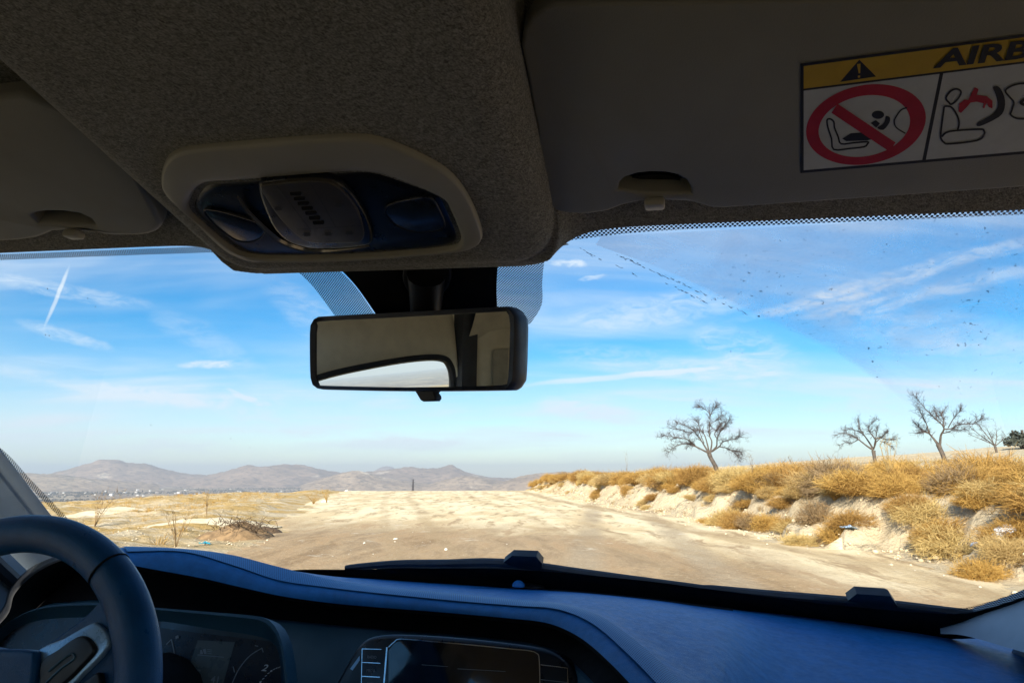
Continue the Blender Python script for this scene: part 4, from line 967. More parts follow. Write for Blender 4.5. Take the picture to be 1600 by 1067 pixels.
hill(4300, [(770, 757), (800, 748), (820, 742), (850, 738.5), (880, 737), (920, 738), (980, 742), (1060, 752)], 800, M_hill2, 63)
hill(5600, [(-160, 748), (-60, 742), (20, 738), (90, 741), (150, 748), (250, 756)], 1100, M_hill2, 71, rough=.7)

# ---- valley: white houses, dark trees, a mast
M_wall = simple('white_wall', (.62, .60, .56), .8, var=.05, vscale=.5); M_roof = simple('tile_roof', (.33, .16, .10), .85); M_hole = simple('window_dark', (.05, .05, .06), .4)
def house_proto(w, d, h):
    o = empty("house"); tag(o, "small white house among dark trees on the valley plain", "house", "white houses scattered over the valley plain")
    V, F = box_vf((0, 0, h/2-1), (w/2, d/2, h/2+1)); mesh("wall", V, F, M_wall, o, smooth=False)
    V = [(-w*.55, -d*.58, h), (w*.55, -d*.58, h), (w*.55, d*.58, h), (-w*.55, d*.58, h), (-w*.4, 0, h+2.2), (w*.4, 0, h+2.2)]
    mesh("roof", V, [(0, 1, 5, 4), (1, 2, 5), (2, 3, 4, 5), (3, 0, 4), (3, 2, 1, 0)], M_roof if w < 14 else M_wall, o, smooth=False)
    V, F = [], []
    for k in range(3):
        v, f = box_vf((-w*.3+k*w*.3, -d/2-.03, h*.5), (w*.07, .05, h*.18), len(V)); V += v; F += f
    mesh("window", V[:8], F[:6], M_hole, o, smooth=False); 
    return o
protos = [house_proto(16, 12, 7), house_proto(11, 10, 6), house_proto(24, 14, 9)]
def copy_tree(o, parent=None):
    c = o.copy(); col.objects.link(c)
    if parent is not None: c.parent = parent
    for ch in list(o.children): copy_tree(ch, c)
    return c
spots = []
for px, rr_ in [(196, 4100), (235, 4300), (306, 3900), (312, 4000), (337, 3700), (350, 4300), (372, 4500), (376, 4450), (326, 3600), (394, 3500), (150, 3600), (166, 4400), (210, 3300), (225, 3500), (254, 4700), (266, 3300),
               (280, 3800), (300, 5000), (420, 4300), (440, 4700), (120, 4700), (135, 3900), (100, 4200), (85, 3300), (183, 5000), (245, 3100), (410, 5200), (360, 5400), (470, 5200), (500, 4700), (540, 4900), (215, 4500), (290, 4400)]:
    spots.append((px, rr_, True))
for k in range(45): spots.append((random.uniform(60, 480), random.uniform(2700, 5600), random.random() < .4))
first = [True]*3
for q, (px, rr_, big) in enumerate(spots):
    d = rayW(px, 760); u = unit((d[0], d[1], 0)); x, y = CAM[0]+u[0]*rr_, u[1]*rr_
    z = float(height(np.array([x]), np.array([y]))[0])
    k = 2 if (big and q % 4 == 0) else (0 if big else 1)
    if first[k]: o = protos[k]; first[k] = False
    else: o = copy_tree(protos[k])
    o.location = (x, y, z); o.rotation_euler = (0, 0, random.uniform(-.6, .6)); hill_ = 'flat-topped left hill' if px < 270 else 'middle hill'; zone_ = 'far across' if rr_ > 4300 else ('midway over' if rr_ > 3500 else 'at the near edge of')
    what_ = ('small tiled white house', 'tiny white cottage', 'long white building')[k]; tag(o, what_+' '+zone_+' the plain below the '+hill_, 'house', what_+'s '+zone_+' the plain below the '+hill_)
    sc_ = random.uniform(.4, .75); o.scale = (sc_, sc_, sc_)
# dark tree belts on the plain
V, F = [], []
ico = bmesh.new(); bmesh.ops.create_icosphere(ico, subdivisions=1, radius=1); iv = np.array([v.co[:] for v in ico.verts]); iff = [tuple(v.index for v in f.verts) for f in ico.faces]; ico.free()
cnt = 0
tx = rng.uniform(-40, 560, 9000); tr_ = rng.uniform(1100, 5600, 9000)
for px, rr_ in zip(tx, tr_):
    d = rayW(px, 760); u = unit((d[0], d[1], 0)); x, y = CAM[0]+u[0]*rr_, u[1]*rr_
    if float(fbm(np.array([x/260]), np.array([y/420]), 3, 77)[0]) < .54: continue
    s = random.uniform(2.2, 5.0)*(1 if rr_ > 2200 else .7)
    o = len(V); jit = rng.uniform(.7, 1.25, (12, 1))
    V += list(iv*jit*np.array([s, s, s*random.uniform(.7, 1.2)])+np.array([x, y, 0])); F += [tuple(o+i for i in f) for f in iff]; cnt += 1
V = np.array(V); zz = height(V[::12, 0], V[::12, 1]); V[:, 2] += np.repeat(zz, 12)+2.0
vt = mesh("valley_trees", V, F, simple('far_tree', (.055, .048, .035), .95, var=.4, vscale=.02), None, kind="stuff", sharp=None)
# lattice mast beyond the crest
mx = dW(645, 768, 900); mz = float(height(np.array([mx[0]]), np.array([mx[1]]))[0]); topz = dW(645, 748.5, 900)[2]
mast = empty("lattice_mast", (mx[0], mx[1], mz)); tag(mast, "thin dark lattice mast rising beyond the road's crest", "mast")
H = topz-mz; it = []
for sx, sy in ((-1, -1), (1, -1), (1, 1), (-1, 1)): it.append(([np.array([sx*1.6, sy*1.6, 0]), np.array([sx*.25, sy*.25, H])], .28, 4))
for k in range(10):
    a = 1.6-1.35*k/10; b = 1.6-1.35*(k+1)/10
    for sx, sy, tx_, ty_ in ((-1, -1, 1, -1), (1, -1, 1, 1), (1, 1, -1, 1), (-1, 1, -1, -1)): it.append(([np.array([sx*a, sy*a, H*k/10]), np.array([tx_*b, ty_*b, H*(k+1)/10])], .12, 3))
M_steel = simple('dark_steel', (.05, .045, .045), .7)
tubes("frame", it, M_steel, mast)
arms = [([np.array([-2.8, 0, H*f]), np.array([2.8, 0, H*f])], .2, 4) for f in (.72, .86, .98)]
tubes("crossarm", arms[:1], M_steel, mast); tubes("crossarm", arms[1:2], M_steel, mast); tubes("crossarm", arms[2:], M_steel, mast)

# ---- dry vegetation
def straw_mat(name, a, b_, c_):
    m, t, b = new_mat(name); oi = t.n('ShaderNodeObjectInfo'); p = t.n('ShaderNodeTexCoord').outputs['Object']
    n = t.noise(p, 7, 3, .6)
    rnd = oi.outputs['Random']
    c = t.mix(t.mapr(n, .32, .68), c4(a), c4(b_)); c = t.mix(t.mapr(rnd, .2, 1.0, 0, .75, False), c, c4(c_))
    t.val(b.inputs['Base Color'], c); b.inputs['Roughness'].default_value = .8; b.inputs['Specular IOR Level'].default_value = .2
    tl = t.n('ShaderNodeBsdfTranslucent'); t.val(tl.inputs[0], c); mx_ = t.n('ShaderNodeMixShader'); mx_.inputs[0].default_value = .22
    t.t.links.new(b.outputs[0], mx_.inputs[1]); t.t.links.new(tl.outputs[0], mx_.inputs[2]); t.t.links.new(mx_.outputs[0], m.node_tree.nodes['Material Output'].inputs[0])
    return m
M_straw = straw_mat('dry_straw', (.57, .365, .105), (.43, .26, .07), (.29, .155, .048))
M_pale = straw_mat('pale_straw', (.62, .47, .20), (.50, .36, .14), (.44, .30, .13))
M_brush = straw_mat('grey_brush', (.36, .255, .14), (.25, .175, .10), (.32, .21, .09))
def blades(n, R, H, w, seed, spread=1.0, tw=.5, lean=.0):
    """curved ribbon stems that fan out from a clump's base"""
    g = np.random.default_rng(seed); V, F = [], []
    for i in range(n):
        a = g.uniform(0, 2*pi); rb = R*.55*math.sqrt(g.uniform()); b0 = np.array([rb*cos(a), rb*sin(a), -.05])
        a2 = a+g.normal(0, .7); out = spread*g.uniform(.15, 1.0); L = H*g.uniform(.55, 1.15)
        dirh = np.array([cos(a2), sin(a2), 0]); ww = w*g.uniform(.6, 1.4); side = np.array([-sin(a2+g.normal(0, .8)), cos(a2), g.normal(0, .4)]); side /= np.linalg.norm(side)
        o = len(V); m = 4
        for k in range(m):
            t = k/(m-1); p = b0+dirh*(out*L*t**1.4)+np.array([lean*L*t*t, 0, L*(t-.35*out*t*t)])
            p = p+g.normal(0, .025, 3)*t*H; q = ww*(1-.75*t)
            V += [p-side*q, p+side*q]
        for k in range(m-1): F.append((o+2*k, o+2*k+1, o+2*k+3, o+2*k+2))
        # side twigs
        for _ in range(int(g.poisson(tw))):
            k = g.integers(1, m); p0 = np.array(V[o+2*k]); dv = dirh*g.normal(.2, .6)+np.array([g.normal(0, .5), g.normal(0, .5), g.uniform(.1, .9)]); dv /= np.linalg.norm(dv)
            p1 = p0+dv*L*g.uniform(.15, .38); oo = len(V); sq = side*ww*.6
            V += [p0-sq, p0+sq, p1]; F.append((oo, oo+1, oo+2))
    return V, F
def ball(n, R, H, w, seed):
    """rounded twiggy bush: stems reach a lumpy dome and break into short twigs near it"""
    g = np.random.default_rng(seed); V, F = [], []; lob = g.normal(0, 1, (6, 3)); lob[:, 2] = abs(lob[:, 2]); lob /= np.linalg.norm(lob, axis=1)[:, None]
    def rib(p, q, w0, w1):
        d = q-p; s = np.cross(d, g.normal(0, 1, 3)); s /= np.linalg.norm(s)+1e-9; o = len(V); V.extend([p-s*w0, p+s*w0, q+s*w1, q-s*w1]); F.append((o, o+1, o+2, o+3))
    for i in range(n):
        v = g.normal(0, 1, 3); v[2] = abs(v[2])*.9+.05; v /= np.linalg.norm(v); k = .72+.38*np.max(lob@v)**3+g.normal(0, .07)
        tip = v*np.array([R, R, H])*k*g.uniform(.7, 1.0)
        b0 = np.array([tip[0]*.18, tip[1]*.18, -.04])+g.normal(0, .03, 3); mid_ = b0*.45+tip*.55+np.array([0, 0, .06])+g.normal(0, .04, 3)
        rib(b0, mid_, w*1.2, w); rib(mid_, tip, w, w*.5)
        for j in range(int(g.poisson(5.6))):
            p = mid_*(1-(t := g.uniform(.1, 1)))+tip*t; dd = v*.7+g.normal(0, .75, 3); dd /= np.linalg.norm(dd); rib(p, p+dd*g.uniform(.06, .2), w*.8, w*.3)
    return V, F
def bush_mesh(name, kind, seed):
    V, F = [], []
    g = np.random.default_rng(seed)
    if kind == 'straw': v, f = blades(480, .46, .55, .0055, seed, .75, 2.6)
    elif kind == 'ball': v, f = ball(640, .60, .58, .0040, seed)
    elif kind == 'brush': v, f = ball(380, .52, .60, .0040, seed)
    else: v, f = blades(160, .26, .95, .006, seed, .38, .8)
    me = bpy.data.meshes.new(name); me.from_pydata([tuple(p) for p in v], [], f); me.update(); return me
BM = {k: [bush_mesh('dry_shrub_'+k, k, s+i*10) for i in range(4)] for k, s in (('straw', 100), ('ball', 200), ('brush', 300), ('tall', 400))}
for k, mt in (('straw', M_straw), ('ball', M_straw), ('brush', M_brush), ('tall', M_pale)):
    for me in BM[k]: me.materials.append(mt)
BM['pale'] = [me.copy() for me in BM['ball']]
for me in BM['pale']: me.materials.clear(); me.materials.append(M_pale)
def hz(x, y): return float(height(np.array([float(x)]), np.array([float(y)]))[0])
LAB = {'straw': "golden dry shrub with upright stems on the roadside bank", 'ball': "rounded tawny dry bush on the roadside bank", 'brush': "grey-brown leafless thorny bush on the roadside bank",
       'tall': "tall wispy tuft of straw on the roadside bank", 'pale': "pale yellow dry bush on the roadside bank"}
GRP = {'straw': 'golden upright shrubs on the bank', 'ball': 'rounded tawny bushes on the bank', 'brush': 'grey thorny bushes on the bank', 'tall': 'tall straw tufts on the bank', 'pale': 'pale dry bushes on the bank'}
ADJ = {'straw': "golden upright shrub", 'ball': "rounded tawny bush", 'brush': "grey-brown twiggy bush", 'tall': "wispy straw tuft", 'pale': "pale yellow bush"}
def pxx(p): v = np.array([p[0], p[1], 0.0])-CAM; return 800+FPX*(v@rW)/(v@fW)
def shrub(kind, x, y, sc, dz=-.03, label=None, group=None, squash=1.0, off=None):
    me = random.choice(BM[kind]); o = bpy.data.objects.new('dry_shrub', me); col.objects.link(o)
    o.location = (x, y, hz(x, y)+dz); o.rotation_euler = (random.gauss(0, .12), random.gauss(0, .12), random.uniform(0, 2*pi)); o.scale = (sc, sc*random.uniform(.85, 1.2), sc*squash*random.uniform(.55, .9))
    if label is None:
        px_ = pxx((x, y)); where = "on the bank's crest" if off is None or off > 1.2 else ("on the eroded bank face" if off > .35 else "at the foot of the bank")
        part_ = "at the far left end" if px_ < 940 else ("left of the largest bare tree" if px_ < 1060 else ("below the largest bare tree" if px_ < 1200 else ("between the largest and smaller tree" if px_ < 1340 else ("below the tall forked tree" if px_ < 1500 else "nearest the car at right"))))
        size = "big " if sc > 1.25 else ("small " if sc < .75 else "")
        label = size+ADJ[kind]+" "+where+", "+part_; group = size+(ADJ[kind]+"s").replace("bushs", "bushes")+" "+where+" "+part_
    tag(o, label, 'shrub', group); return o
# along the bank
TB = np.gradient(base, axis=0); TB /= np.linalg.norm(TB, axis=1)[:, None]; NB = np.stack([TB[:, 1], -TB[:, 0]], 1)*SB
arc_s = np.r_[0, np.cumsum(np.linalg.norm(np.diff(base, axis=0), axis=1))]
def pxx(p): v = np.array([p[0], p[1], 0.0])-CAM; return 800+FPX*(v@rW)/(v@fW)
sel = np.array([i for i in range(len(base)) if base[i, 1] < 66 and base[i, 1] > 4 and pxx(base[i]) < 1760]); s0, s1 = arc_s[sel[0]], arc_s[sel[-1]]
def bankpt(s, off):
    p = np.array([np.interp(s, arc_s, base[:, 0]), np.interp(s, arc_s, base[:, 1])]); n_ = np.array([np.interp(s, arc_s, NB[:, 0]), np.interp(s, arc_s, NB[:, 1])]); return p+n_*off
cand = []; s = s1
while s > s0:
    yv = bankpt(s, 0)[1]; nf = float(np.clip((36-yv)/16, 0, 1)); nn = float(np.clip((17-yv)/6, 0, 1))
    for off, pr, big in ((1.65, .95, 1.25), (2.5, .62, 1.35), (3.6, .28+.3*nf, 1.3), (5.2, .10+.25*nf, 1.2)):
        if random.random() < pr: cand.append((s+random.uniform(-.5, .5), max(1.25, off+random.gauss(0, .3)), random.uniform(.7, 1.35)*big, random.choices(['straw', 'ball', 'brush', 'tall', 'pale'], [1.1, 5.5, 1.3, .5, 1.9])[0]))
    for off, pr in ((1.15, .34+.42*nf), (.65, .14+.42*nf), (.15, .03+.26*nf*nf), (-.35, .22*nn)):
        if random.random() < pr: cand.append((s+random.uniform(-.4, .4), off+random.gauss(0, .2), random.uniform(.5, 1.0)+.15*nf, random.choices(['straw', 'ball', 'brush', 'pale'], [1.0, 4.2, 1.2, 2.4])[0]))
    s -= random.uniform(.45, .75)*(1+max(0, yv-20)*.022)
print('shrubs', len(cand))
if len(cand) > 285: random.shuffle(cand); cand = cand[:285]
for s_, off, sc, k in cand:
    p = bankpt(s_, off); shrub(k, p[0], p[1], sc*(.75 if k == 'tall' else 1), -.05, off=off)
for px_, ds_, sc_ in ((1606, 14.5, 1.25), (1650, 13.0, 1.2)):
    q_ = dW(px_, 760, ds_); shrub('ball', q_[0], q_[1], sc_, -.05, off=3.0)
# a few separate ones that stand out
p = gW(838, 765); shrub('ball', p[0], p[1], 1.5, -.1, "round tawny bush alone at the far end of the bank", None)
# dry grass: left field, bank top and slope beyond
V, F = [], []
tuft = [blades(26, .12, .22, .0055, 900+i, 1.1, .4) for i in range(6)]
def put_tuft(x, y, z, sc):
    v, f = random.choice(tuft); a = random.uniform(0, 2*pi); ca, sa = cos(a), sin(a); o = len(V)
    for p in v: V.append((x+sc*(p[0]*ca-p[1]*sa), y+sc*(p[0]*sa+p[1]*ca), z+sc*p[2]))
    F.extend(tuple(o+i for i in q) for q in f)
gx, gy = [], []
while len(gx) < 2600:
    az = R_(random.uniform(-50, -15)); r = random.uniform(9, 80)**1.0; x, y = CAM[0]+r*sin(az), r*cos(az); gx.append(x); gy.append(y)
gx, gy = np.array(gx), np.array(gy); l_, _ = sdist(left, gx, gy, SL); dn_ = fbm(gx*.28, gy*.5, 3, 91); zz = height(gx, gy)
for x, y, l, d, z in zip(gx, gy, l_, dn_, zz):
    if l > 1.6 and d > .46 and (l > 4 or random.random() < .35): put_tuft(x, y, z, random.uniform(.6, 1.5))
grass = mesh("dry_grass", V, F, M_straw, None, kind="stuff", sharp=None)
V, F = [], []
gs = rng.uniform(s0, s1, 1500); go = rng.uniform(-.2, 13, 1500)**1.0
P_ = np.array([bankpt(a, b) for a, b in zip(gs, go)]); zz = height(P_[:, 0], P_[:, 1]); dn_ = fbm(P_[:, 0]*.5, P_[:, 1]*.5, 3, 95)
for (x, y), z, d, o_ in zip(P_, zz, dn_, go):
    if d > .42+(.12 if o_ < 1.2 else 0): put_tuft(x, y, z, random.uniform(.7, 1.7))
mesh("dry_grass", V, F, M_pale, None, kind="stuff", sharp=None)

# ---- bare trees
M_bark = simple('bark', (.085, .068, .055), .9, var=.35, vscale=9, bump=.6, bscale=40); M_twig = simple('twig_bark', (.07, .052, .048), .9, var=.3, vscale=5)
def bare_tree(name, base_px_, dist, limbs, trunk, label, seed, ntw=7, reach=.55, dens=1.0, sink=.5):
    """limbs and trunk are outlines of the real branching, in metres across and up, with random depth"""
    g = np.random.default_rng(seed); d = dW(base_px_[0], base_px_[1], dist); u = unit((d[0]-CAM[0], d[1], 0)); rt = np.array([u[1], -u[0], 0])
    gz = hz(d[0], d[1]); k = dist*math.hypot(*(rayW(*base_px_)[:2]))/FPX if False else (np.dot(d-CAM, fW))/FPX
    def pt(px, py, dep): return np.array([0, 0, 0.])+rt*((px-base_px_[0])*k)+np.array([0, 0, (base_px_[1]-py)*k])+u*dep
    tree = empty(name, (d[0], d[1], d[2])); tag(tree, label, "tree"); tree.scale = (.9, .9, .9)
    tp = [pt(*p[:2], 0) for p in trunk]; tp = [np.array([tp[0][0], tp[0][1], min(gz-d[2]-.1, tp[0][2]-sink)])]+tp
    tr_ = [trunk[0][2]*k*1.25]+[p[2]*k for p in trunk]
    tw_items, lb = [], [(catmull(tp, 5), np.interp(np.linspace(0, len(tp)-1, (len(tp)-1)*5+1), range(len(tp)), tr_), 9)]
    def twig(p, dv, L, r, depth):
        n = 4; pts = [p]; q = p.copy(); dd = dv.copy()
        for i in range(n):
            dd = dd+g.normal(0, .15, 3)+np.array([0, 0, .05-.10*(i/n)]); dd /= np.linalg.norm(dd); q = q+dd*L/n; pts.append(q.copy())
        tw_items.append((np.array(pts), np.linspace(r, r*.35, n+1), 3 if depth else 4))
        if depth < 2:
            for _ in range(int(g.poisson((3.2 if depth == 0 else 2.2)*dens))):
                i = g.integers(1, n+1); w = dd+g.normal(0, .75, 3); w /= np.linalg.norm(w); twig(pts[i], w, L*g.uniform(.35, .65), max(r*.6, .0038), depth+1)
    for lm in limbs:
        dep0 = g.normal(0, .25); pts = [pt(x, y, dep0*(i/max(1, len(lm)-1))*g.uniform(.8, 2.2)*len(lm)*.35) for i, (x, y, w) in enumerate(lm)]
        P = catmull(pts, 5); rr_ = np.interp(np.linspace(0, len(lm)-1, len(P)), range(len(lm)), [w*k*(.62-.028*i_) for i_, (_, _, w) in enumerate(lm)])
        lb.append((P, np.maximum(rr_, .006), 6))
        T = np.gradient(P, axis=0); T /= np.linalg.norm(T, axis=1)[:, None]
        for _ in range(int(ntw*len(lm)*.62)):
            i = int(len(P)*g.uniform(.28, 1.0)**.8)-1; i = max(2, min(i, len(P)-1)); w = T[i]*.9+g.normal(0, .5, 3)+np.array([0, 0, .12]); w /= np.linalg.norm(w)
            twig(P[i], w, reach*g.uniform(.4, 1.1), max(.45*rr_[i], .0055), 0)
    tubes("trunk", lb[:1], M_bark, tree); tubes("limbs", lb[1:], M_bark, tree); tubes("crown", tw_items, M_twig, tree, sharp=None)
    return tree
q8 = lambda L: [(1000+x*300/1600, 600+y*300/1600, w) for x, y, w in L]
bare_tree("bare_tree", (1118, 732), 29, [
    q8([(590, 570, 3.6), (545, 545, 2.6), (470, 505, 2.2), (430, 485, 1.8), (350, 480, 1.3), (270, 510, .9), (215, 560, .6)]),
    q8([(575, 555, 2.8), (540, 490, 2.2), (500, 420, 1.7), (430, 330, 1.2), (350, 285, .8), (290, 270, .5)]),
    q8([(470, 505, 1.8), (400, 440, 1.4), (320, 420, 1.1), (240, 405, .8), (180, 400, .5)]),
    q8([(580, 550, 2.6), (565, 460, 2.0), (540, 380, 1.5), (490, 350, 1.1), (420, 370, .8), (330, 345, .6), (220, 320, .5)]),
    q8([(590, 560, 2.8), (610, 460, 2.2), (590, 390, 1.6), (600, 300, 1.3), (605, 210, 1.0), (600, 150, .7)]),
    q8([(605, 210, .9), (635, 170, .7), (670, 135, .5)]), q8([(600, 190, .9), (560, 150, .6), (510, 130, .4)]), q8([(610, 290, .9), (660, 260, .7), (720, 205, .5)]),
    q8([(600, 550, 2.6), (650, 500, 2.0), (660, 430, 1.6), (700, 360, 1.2), (750, 300, .9), (780, 270, .6)]),
    q8([(610, 545, 2.4), (680, 500, 1.8), (700, 470, 1.3), (770, 450, 1.0), (830, 440, .7), (850, 410, .5)]),
    q8([(680, 505, 1.6), (740, 520, 1.2), (800, 560, .9), (835, 605, .6)]), q8([(740, 530, 1.2), (830, 545, .8), (880, 554, .5)]),
    q8([(660, 430, 1.5), (640, 380, 1.2), (680, 330, .9), (700, 290, .6)]), q8([(540, 470, 1.4), (510, 380, 1.0), (500, 300, .8), (480, 260, .5)])],
    q8([(635, 710, 4.0), (620, 660, 3.6), (595, 610, 3.4), (580, 565, 4.0)]), "largest bare tree, with leaning trunk and wide crown, on the bank nearest the road", 5, ntw=16, reach=.38, dens=.95)
q9 = lambda L: [(1300+x*300/1600, 590+y*300/1600, w) for x, y, w in L]
bare_tree("bare_tree", (1367.5, 726), 40, [
    q9([(358, 590, 3.4), (310, 555, 2.2), (240, 490, 1.8), (180, 450, 1.4), (110, 435, 1.0), (60, 455, .6)]),
    q9([(355, 575, 2.6), (320, 500, 2.0), (285, 440, 1.6), (230, 400, 1.2), (170, 385, .9), (115, 390, .6)]),
    q9([(300, 460, 1.4), (265, 400, 1.2), (255, 330, .9), (255, 290, .5)]),
    q9([(240, 490, 1.4), (190, 520, 1.0), (130, 520, .8), (75, 550, .5)]),
    q9([(360, 580, 2.8), (385, 510, 2.0), (350, 440, 1.4), (340, 390, 1.0), (380, 340, .8), (425, 320, .5)]),
    q9([(370, 560, 2.4), (385, 500, 1.8), (420, 480, 1.4), (490, 500, 1.0), (560, 490, .6)]), q9([(385, 520, 1.5), (440, 470, 1.1), (480, 440, .8), (480, 450, .5)]),
    q9([(385, 500, 1.3), (400, 430, 1.0), (410, 390, .7)]), q9([(420, 510, 1.2), (470, 530, .9), (520, 570, .6)])],
    q9([(362, 740, 3.3), (362, 690, 3.0), (360, 640, 2.9), (358, 595, 3.4)]), "smaller bare tree with a rounded crown, between the two larger bare trees", 9, ntw=15, reach=.36, dens=.9)
bare_tree("bare_tree", (1477, 720), 34, [
    q9([(905, 545, 4.0), (870, 480, 2.6), (835, 430, 2.0), (780, 390, 1.4), (735, 335, .8)]), q9([(835, 432, 1.6), (790, 425, 1.1), (735, 430, .6)]),
    q9([(845, 440, 1.8), (830, 350, 1.3), (800, 260, 1.0), (780, 200, .6)]),
    q9([(920, 535, 3.6), (935, 460, 2.8), (965, 390, 2.2), (900, 300, 1.6), (850, 240, 1.2), (800, 150, .9), (755, 85, .5)]),
    q9([(965, 390, 2.0), (970, 310, 1.5), (960, 250, 1.1), (1000, 200, .7)]), q9([(960, 400, 2.2), (1020, 400, 1.8), (1090, 365, 1.4), (1180, 365, 1.1), (1240, 340, .8), (1285, 295, .5)]),
    q9([(1000, 390, 1.5), (1050, 310, 1.1), (1100, 250, .8), (1120, 220, .5)]), q9([(1030, 395, 1.3), (1080, 415, .9), (1130, 400, .5)]), q9([(960, 330, 1.3), (920, 270, .9), (905, 210, .5)]),
    q9([(940, 440, 1.6), (1000, 430, 1.2), (1050, 385, .8)])],
    q9([(940, 690, 3.9), (930, 630, 3.6), (915, 580, 3.6), (905, 540, 4.2)]), "tall forked bare tree reaching into the dusty part of the glass", 14, ntw=15, reach=.38, dens=.9)
bare_tree("bare_tree", (1560, 718), 46, [
    q9([(1375, 560, 2.0), (1330, 510, 1.4), (1270, 450, 1.0), (1200, 370, .6)]), q9([(1375, 550, 1.8), (1320, 450, 1.1), (1260, 340, .6)]), q9([(1340, 530, 1.2), (1270, 490, .8), (1180, 440, .5)]),
    q9([(1380, 550, 1.6), (1400, 460, 1.0), (1400, 390, .6)]), q9([(1380, 555, 1.4), (1430, 510, .9), (1460, 460, .5)]), q9([(1370, 545, 1.2), (1350, 460, .8), (1330, 400, .5)])],
    q9([(1390, 740, 2.0), (1385, 650, 1.9), (1380, 600, 1.9), (1376, 560, 2.1)]), "thin sparse bare sapling at the right, beside the dark bush", 21, ntw=6, reach=.4, dens=.9)
# dark evergreen bush at the right edge
def crown_bush(c, R, n, mat_, name, label, seed):
    g = np.random.default_rng(seed); V, F = [], []
    for i in range(n):
        v = g.normal(0, 1, 3); v /= np.linalg.norm(v); rr_ = g.uniform(.45, 1.0)**.6*(1+.25*math.sin(v[0]*5+seed)*math.cos(v[2]*6)); p = np.array([v[0]*R[0], v[1]*R[1], abs(v[2])*R[2]])*rr_
        a = g.normal(0, 1, 3); a /= np.linalg.norm(a); b = np.cross(a, v); b /= np.linalg.norm(b)+1e-9; s = g.uniform(.05, .13); o = len(V)
        V += [p-a*s, p+b*s*.6, p+a*s, p-b*s*.6]; F.append((o, o+1, o+2, o+3))
    root = empty(name, c); tag(root, label, 'bush'); mesh("foliage", V, F, mat_, root, sharp=None)
    tubes("stem", [([np.array([0, 0, -.6]), np.array([.1, .05, .9])], .07, 7), ([np.array([0, 0, -.4]), np.array([-.4, .1, .9])], .05, 7)], M_bark, root); return root
M_ever = simple('evergreen_leaf', (.05, .055, .04), .8, var=.4, vscale=3)
p = dW(1598, 696, 50); crown_bush((p[0], p[1], p[2]), (.95, .9, .85), 1100, M_ever, "evergreen_bush", "dark evergreen bush on the skyline at the far right", 4)

# ---- weeds, stones, litter
def weed(px, py, dist, h_px, n, label, seed, mt, fan=.5):
    g = np.random.default_rng(seed); d = dW(px, py, dist); x, y = d[0], d[1]; z = hz(x, y); k = np.dot(d-CAM, fW)/FPX; H = h_px*k; it = []
    for i in range(n):
        a = g.uniform(0, 2*pi); o = g.normal(0, fan, 2); pts = [np.array([0, 0, -.05])]
        for t in np.linspace(.2, 1, 6): pts.append(np.array([o[0]*t**1.3*H*.8, o[1]*t**1.3*H*.8, H*t*g.uniform(.93, 1.05)]))
        it.append((np.array(pts), np.linspace(.009, .003, 7), 4))
        for j in range(6):
            q = pts[g.integers(2, 7)]; w = g.normal(0, .6, 3)+np.array([0, 0, .8]); w /= np.linalg.norm(w); it.append(([q, q+w*H*g.uniform(.1, .28)], [.005, .002], 3))
    o = tubes("dead_weed", it, mt, None, sharp=None); o.location = (x, y, z); tag(o, label, "weed"); return o
weed(275, 850, 15, 48, 9, "dry weed with fanned stems in front of the pale slope", 1, M_brush, .45)
weed(322, 812, 21, 52, 3, "tall thin dead stalks standing above the soil heap", 2, M_brush, .10)
weed(980, 742, 48, 34, 2, "single dead stalk above the bushes left of the largest tree", 3, M_brush, .03)
weed(1177, 742, 24, 46, 3, "dead stalk between the largest tree and the second tree", 4, M_brush, .12)
weed(1250, 742, 27, 36, 3, "leaning dead stems above the golden bushes", 5, M_brush, .4)
weed(1390, 740, 20, 62, 10, "upright pale straw stalks in front of the smaller tree", 6, M_pale, .12)
weed(510, 782, 37, 20, 12, "reddish dry weeds at the left edge of the road's crest", 7, M_straw, .5)
weed(490, 783, 36, 16, 14, "tawny dry weeds at the roadside near the crest", 8, M_straw, .6)
weed(150, 800, 24, 50, 9, "dry weed beside the steering wheel at the left", 11, M_brush, .5)
# soil heap with dug roots, left of the road
def rock_mesh(name, seed, R, flat=.6, sub=2, rough=.35):
    bm = bmesh.new(); bmesh.ops.create_icosphere(bm, subdivisions=sub, radius=1); g = np.random.default_rng(seed); pl_ = [(unit(g.normal(0, 1, 3)), g.uniform(.55, .9)) for _ in range(7)]
    for v in bm.verts:
        p = np.array(v.co); p = p*(1+rough*(float(fbm(np.array([p[0]*1.5+seed]), np.array([p[1]*1.5+p[2]*2.1]), 3, seed)[0])-.5))
        for n_, h in pl_:
            dd = np.dot(p, n_)
            if dd > h: p = p-n_*(dd-h)
        v.co = p*np.array(R)*np.array([1, 1, flat])
    me = bpy.data.meshes.new(name); bm.to_mesh(me); bm.free(); return me
M_earth = simple('turned_earth', (.22, .14, .068), .95, var=.4, vscale=6, bump=1, bscale=22); M_dark_earth = simple('dark_earth', (.09, .056, .03), .95, var=.4, vscale=7, bump=1, bscale=22)
M_stone = simple('chalk_stone', (.74, .69, .58), .85, var=.12, vscale=12, bump=.5, bscale=40); M_pale_soil = simple('pale_sand', (.58, .49, .33), .95, var=.12, vscale=5, bump=.8, bscale=30)
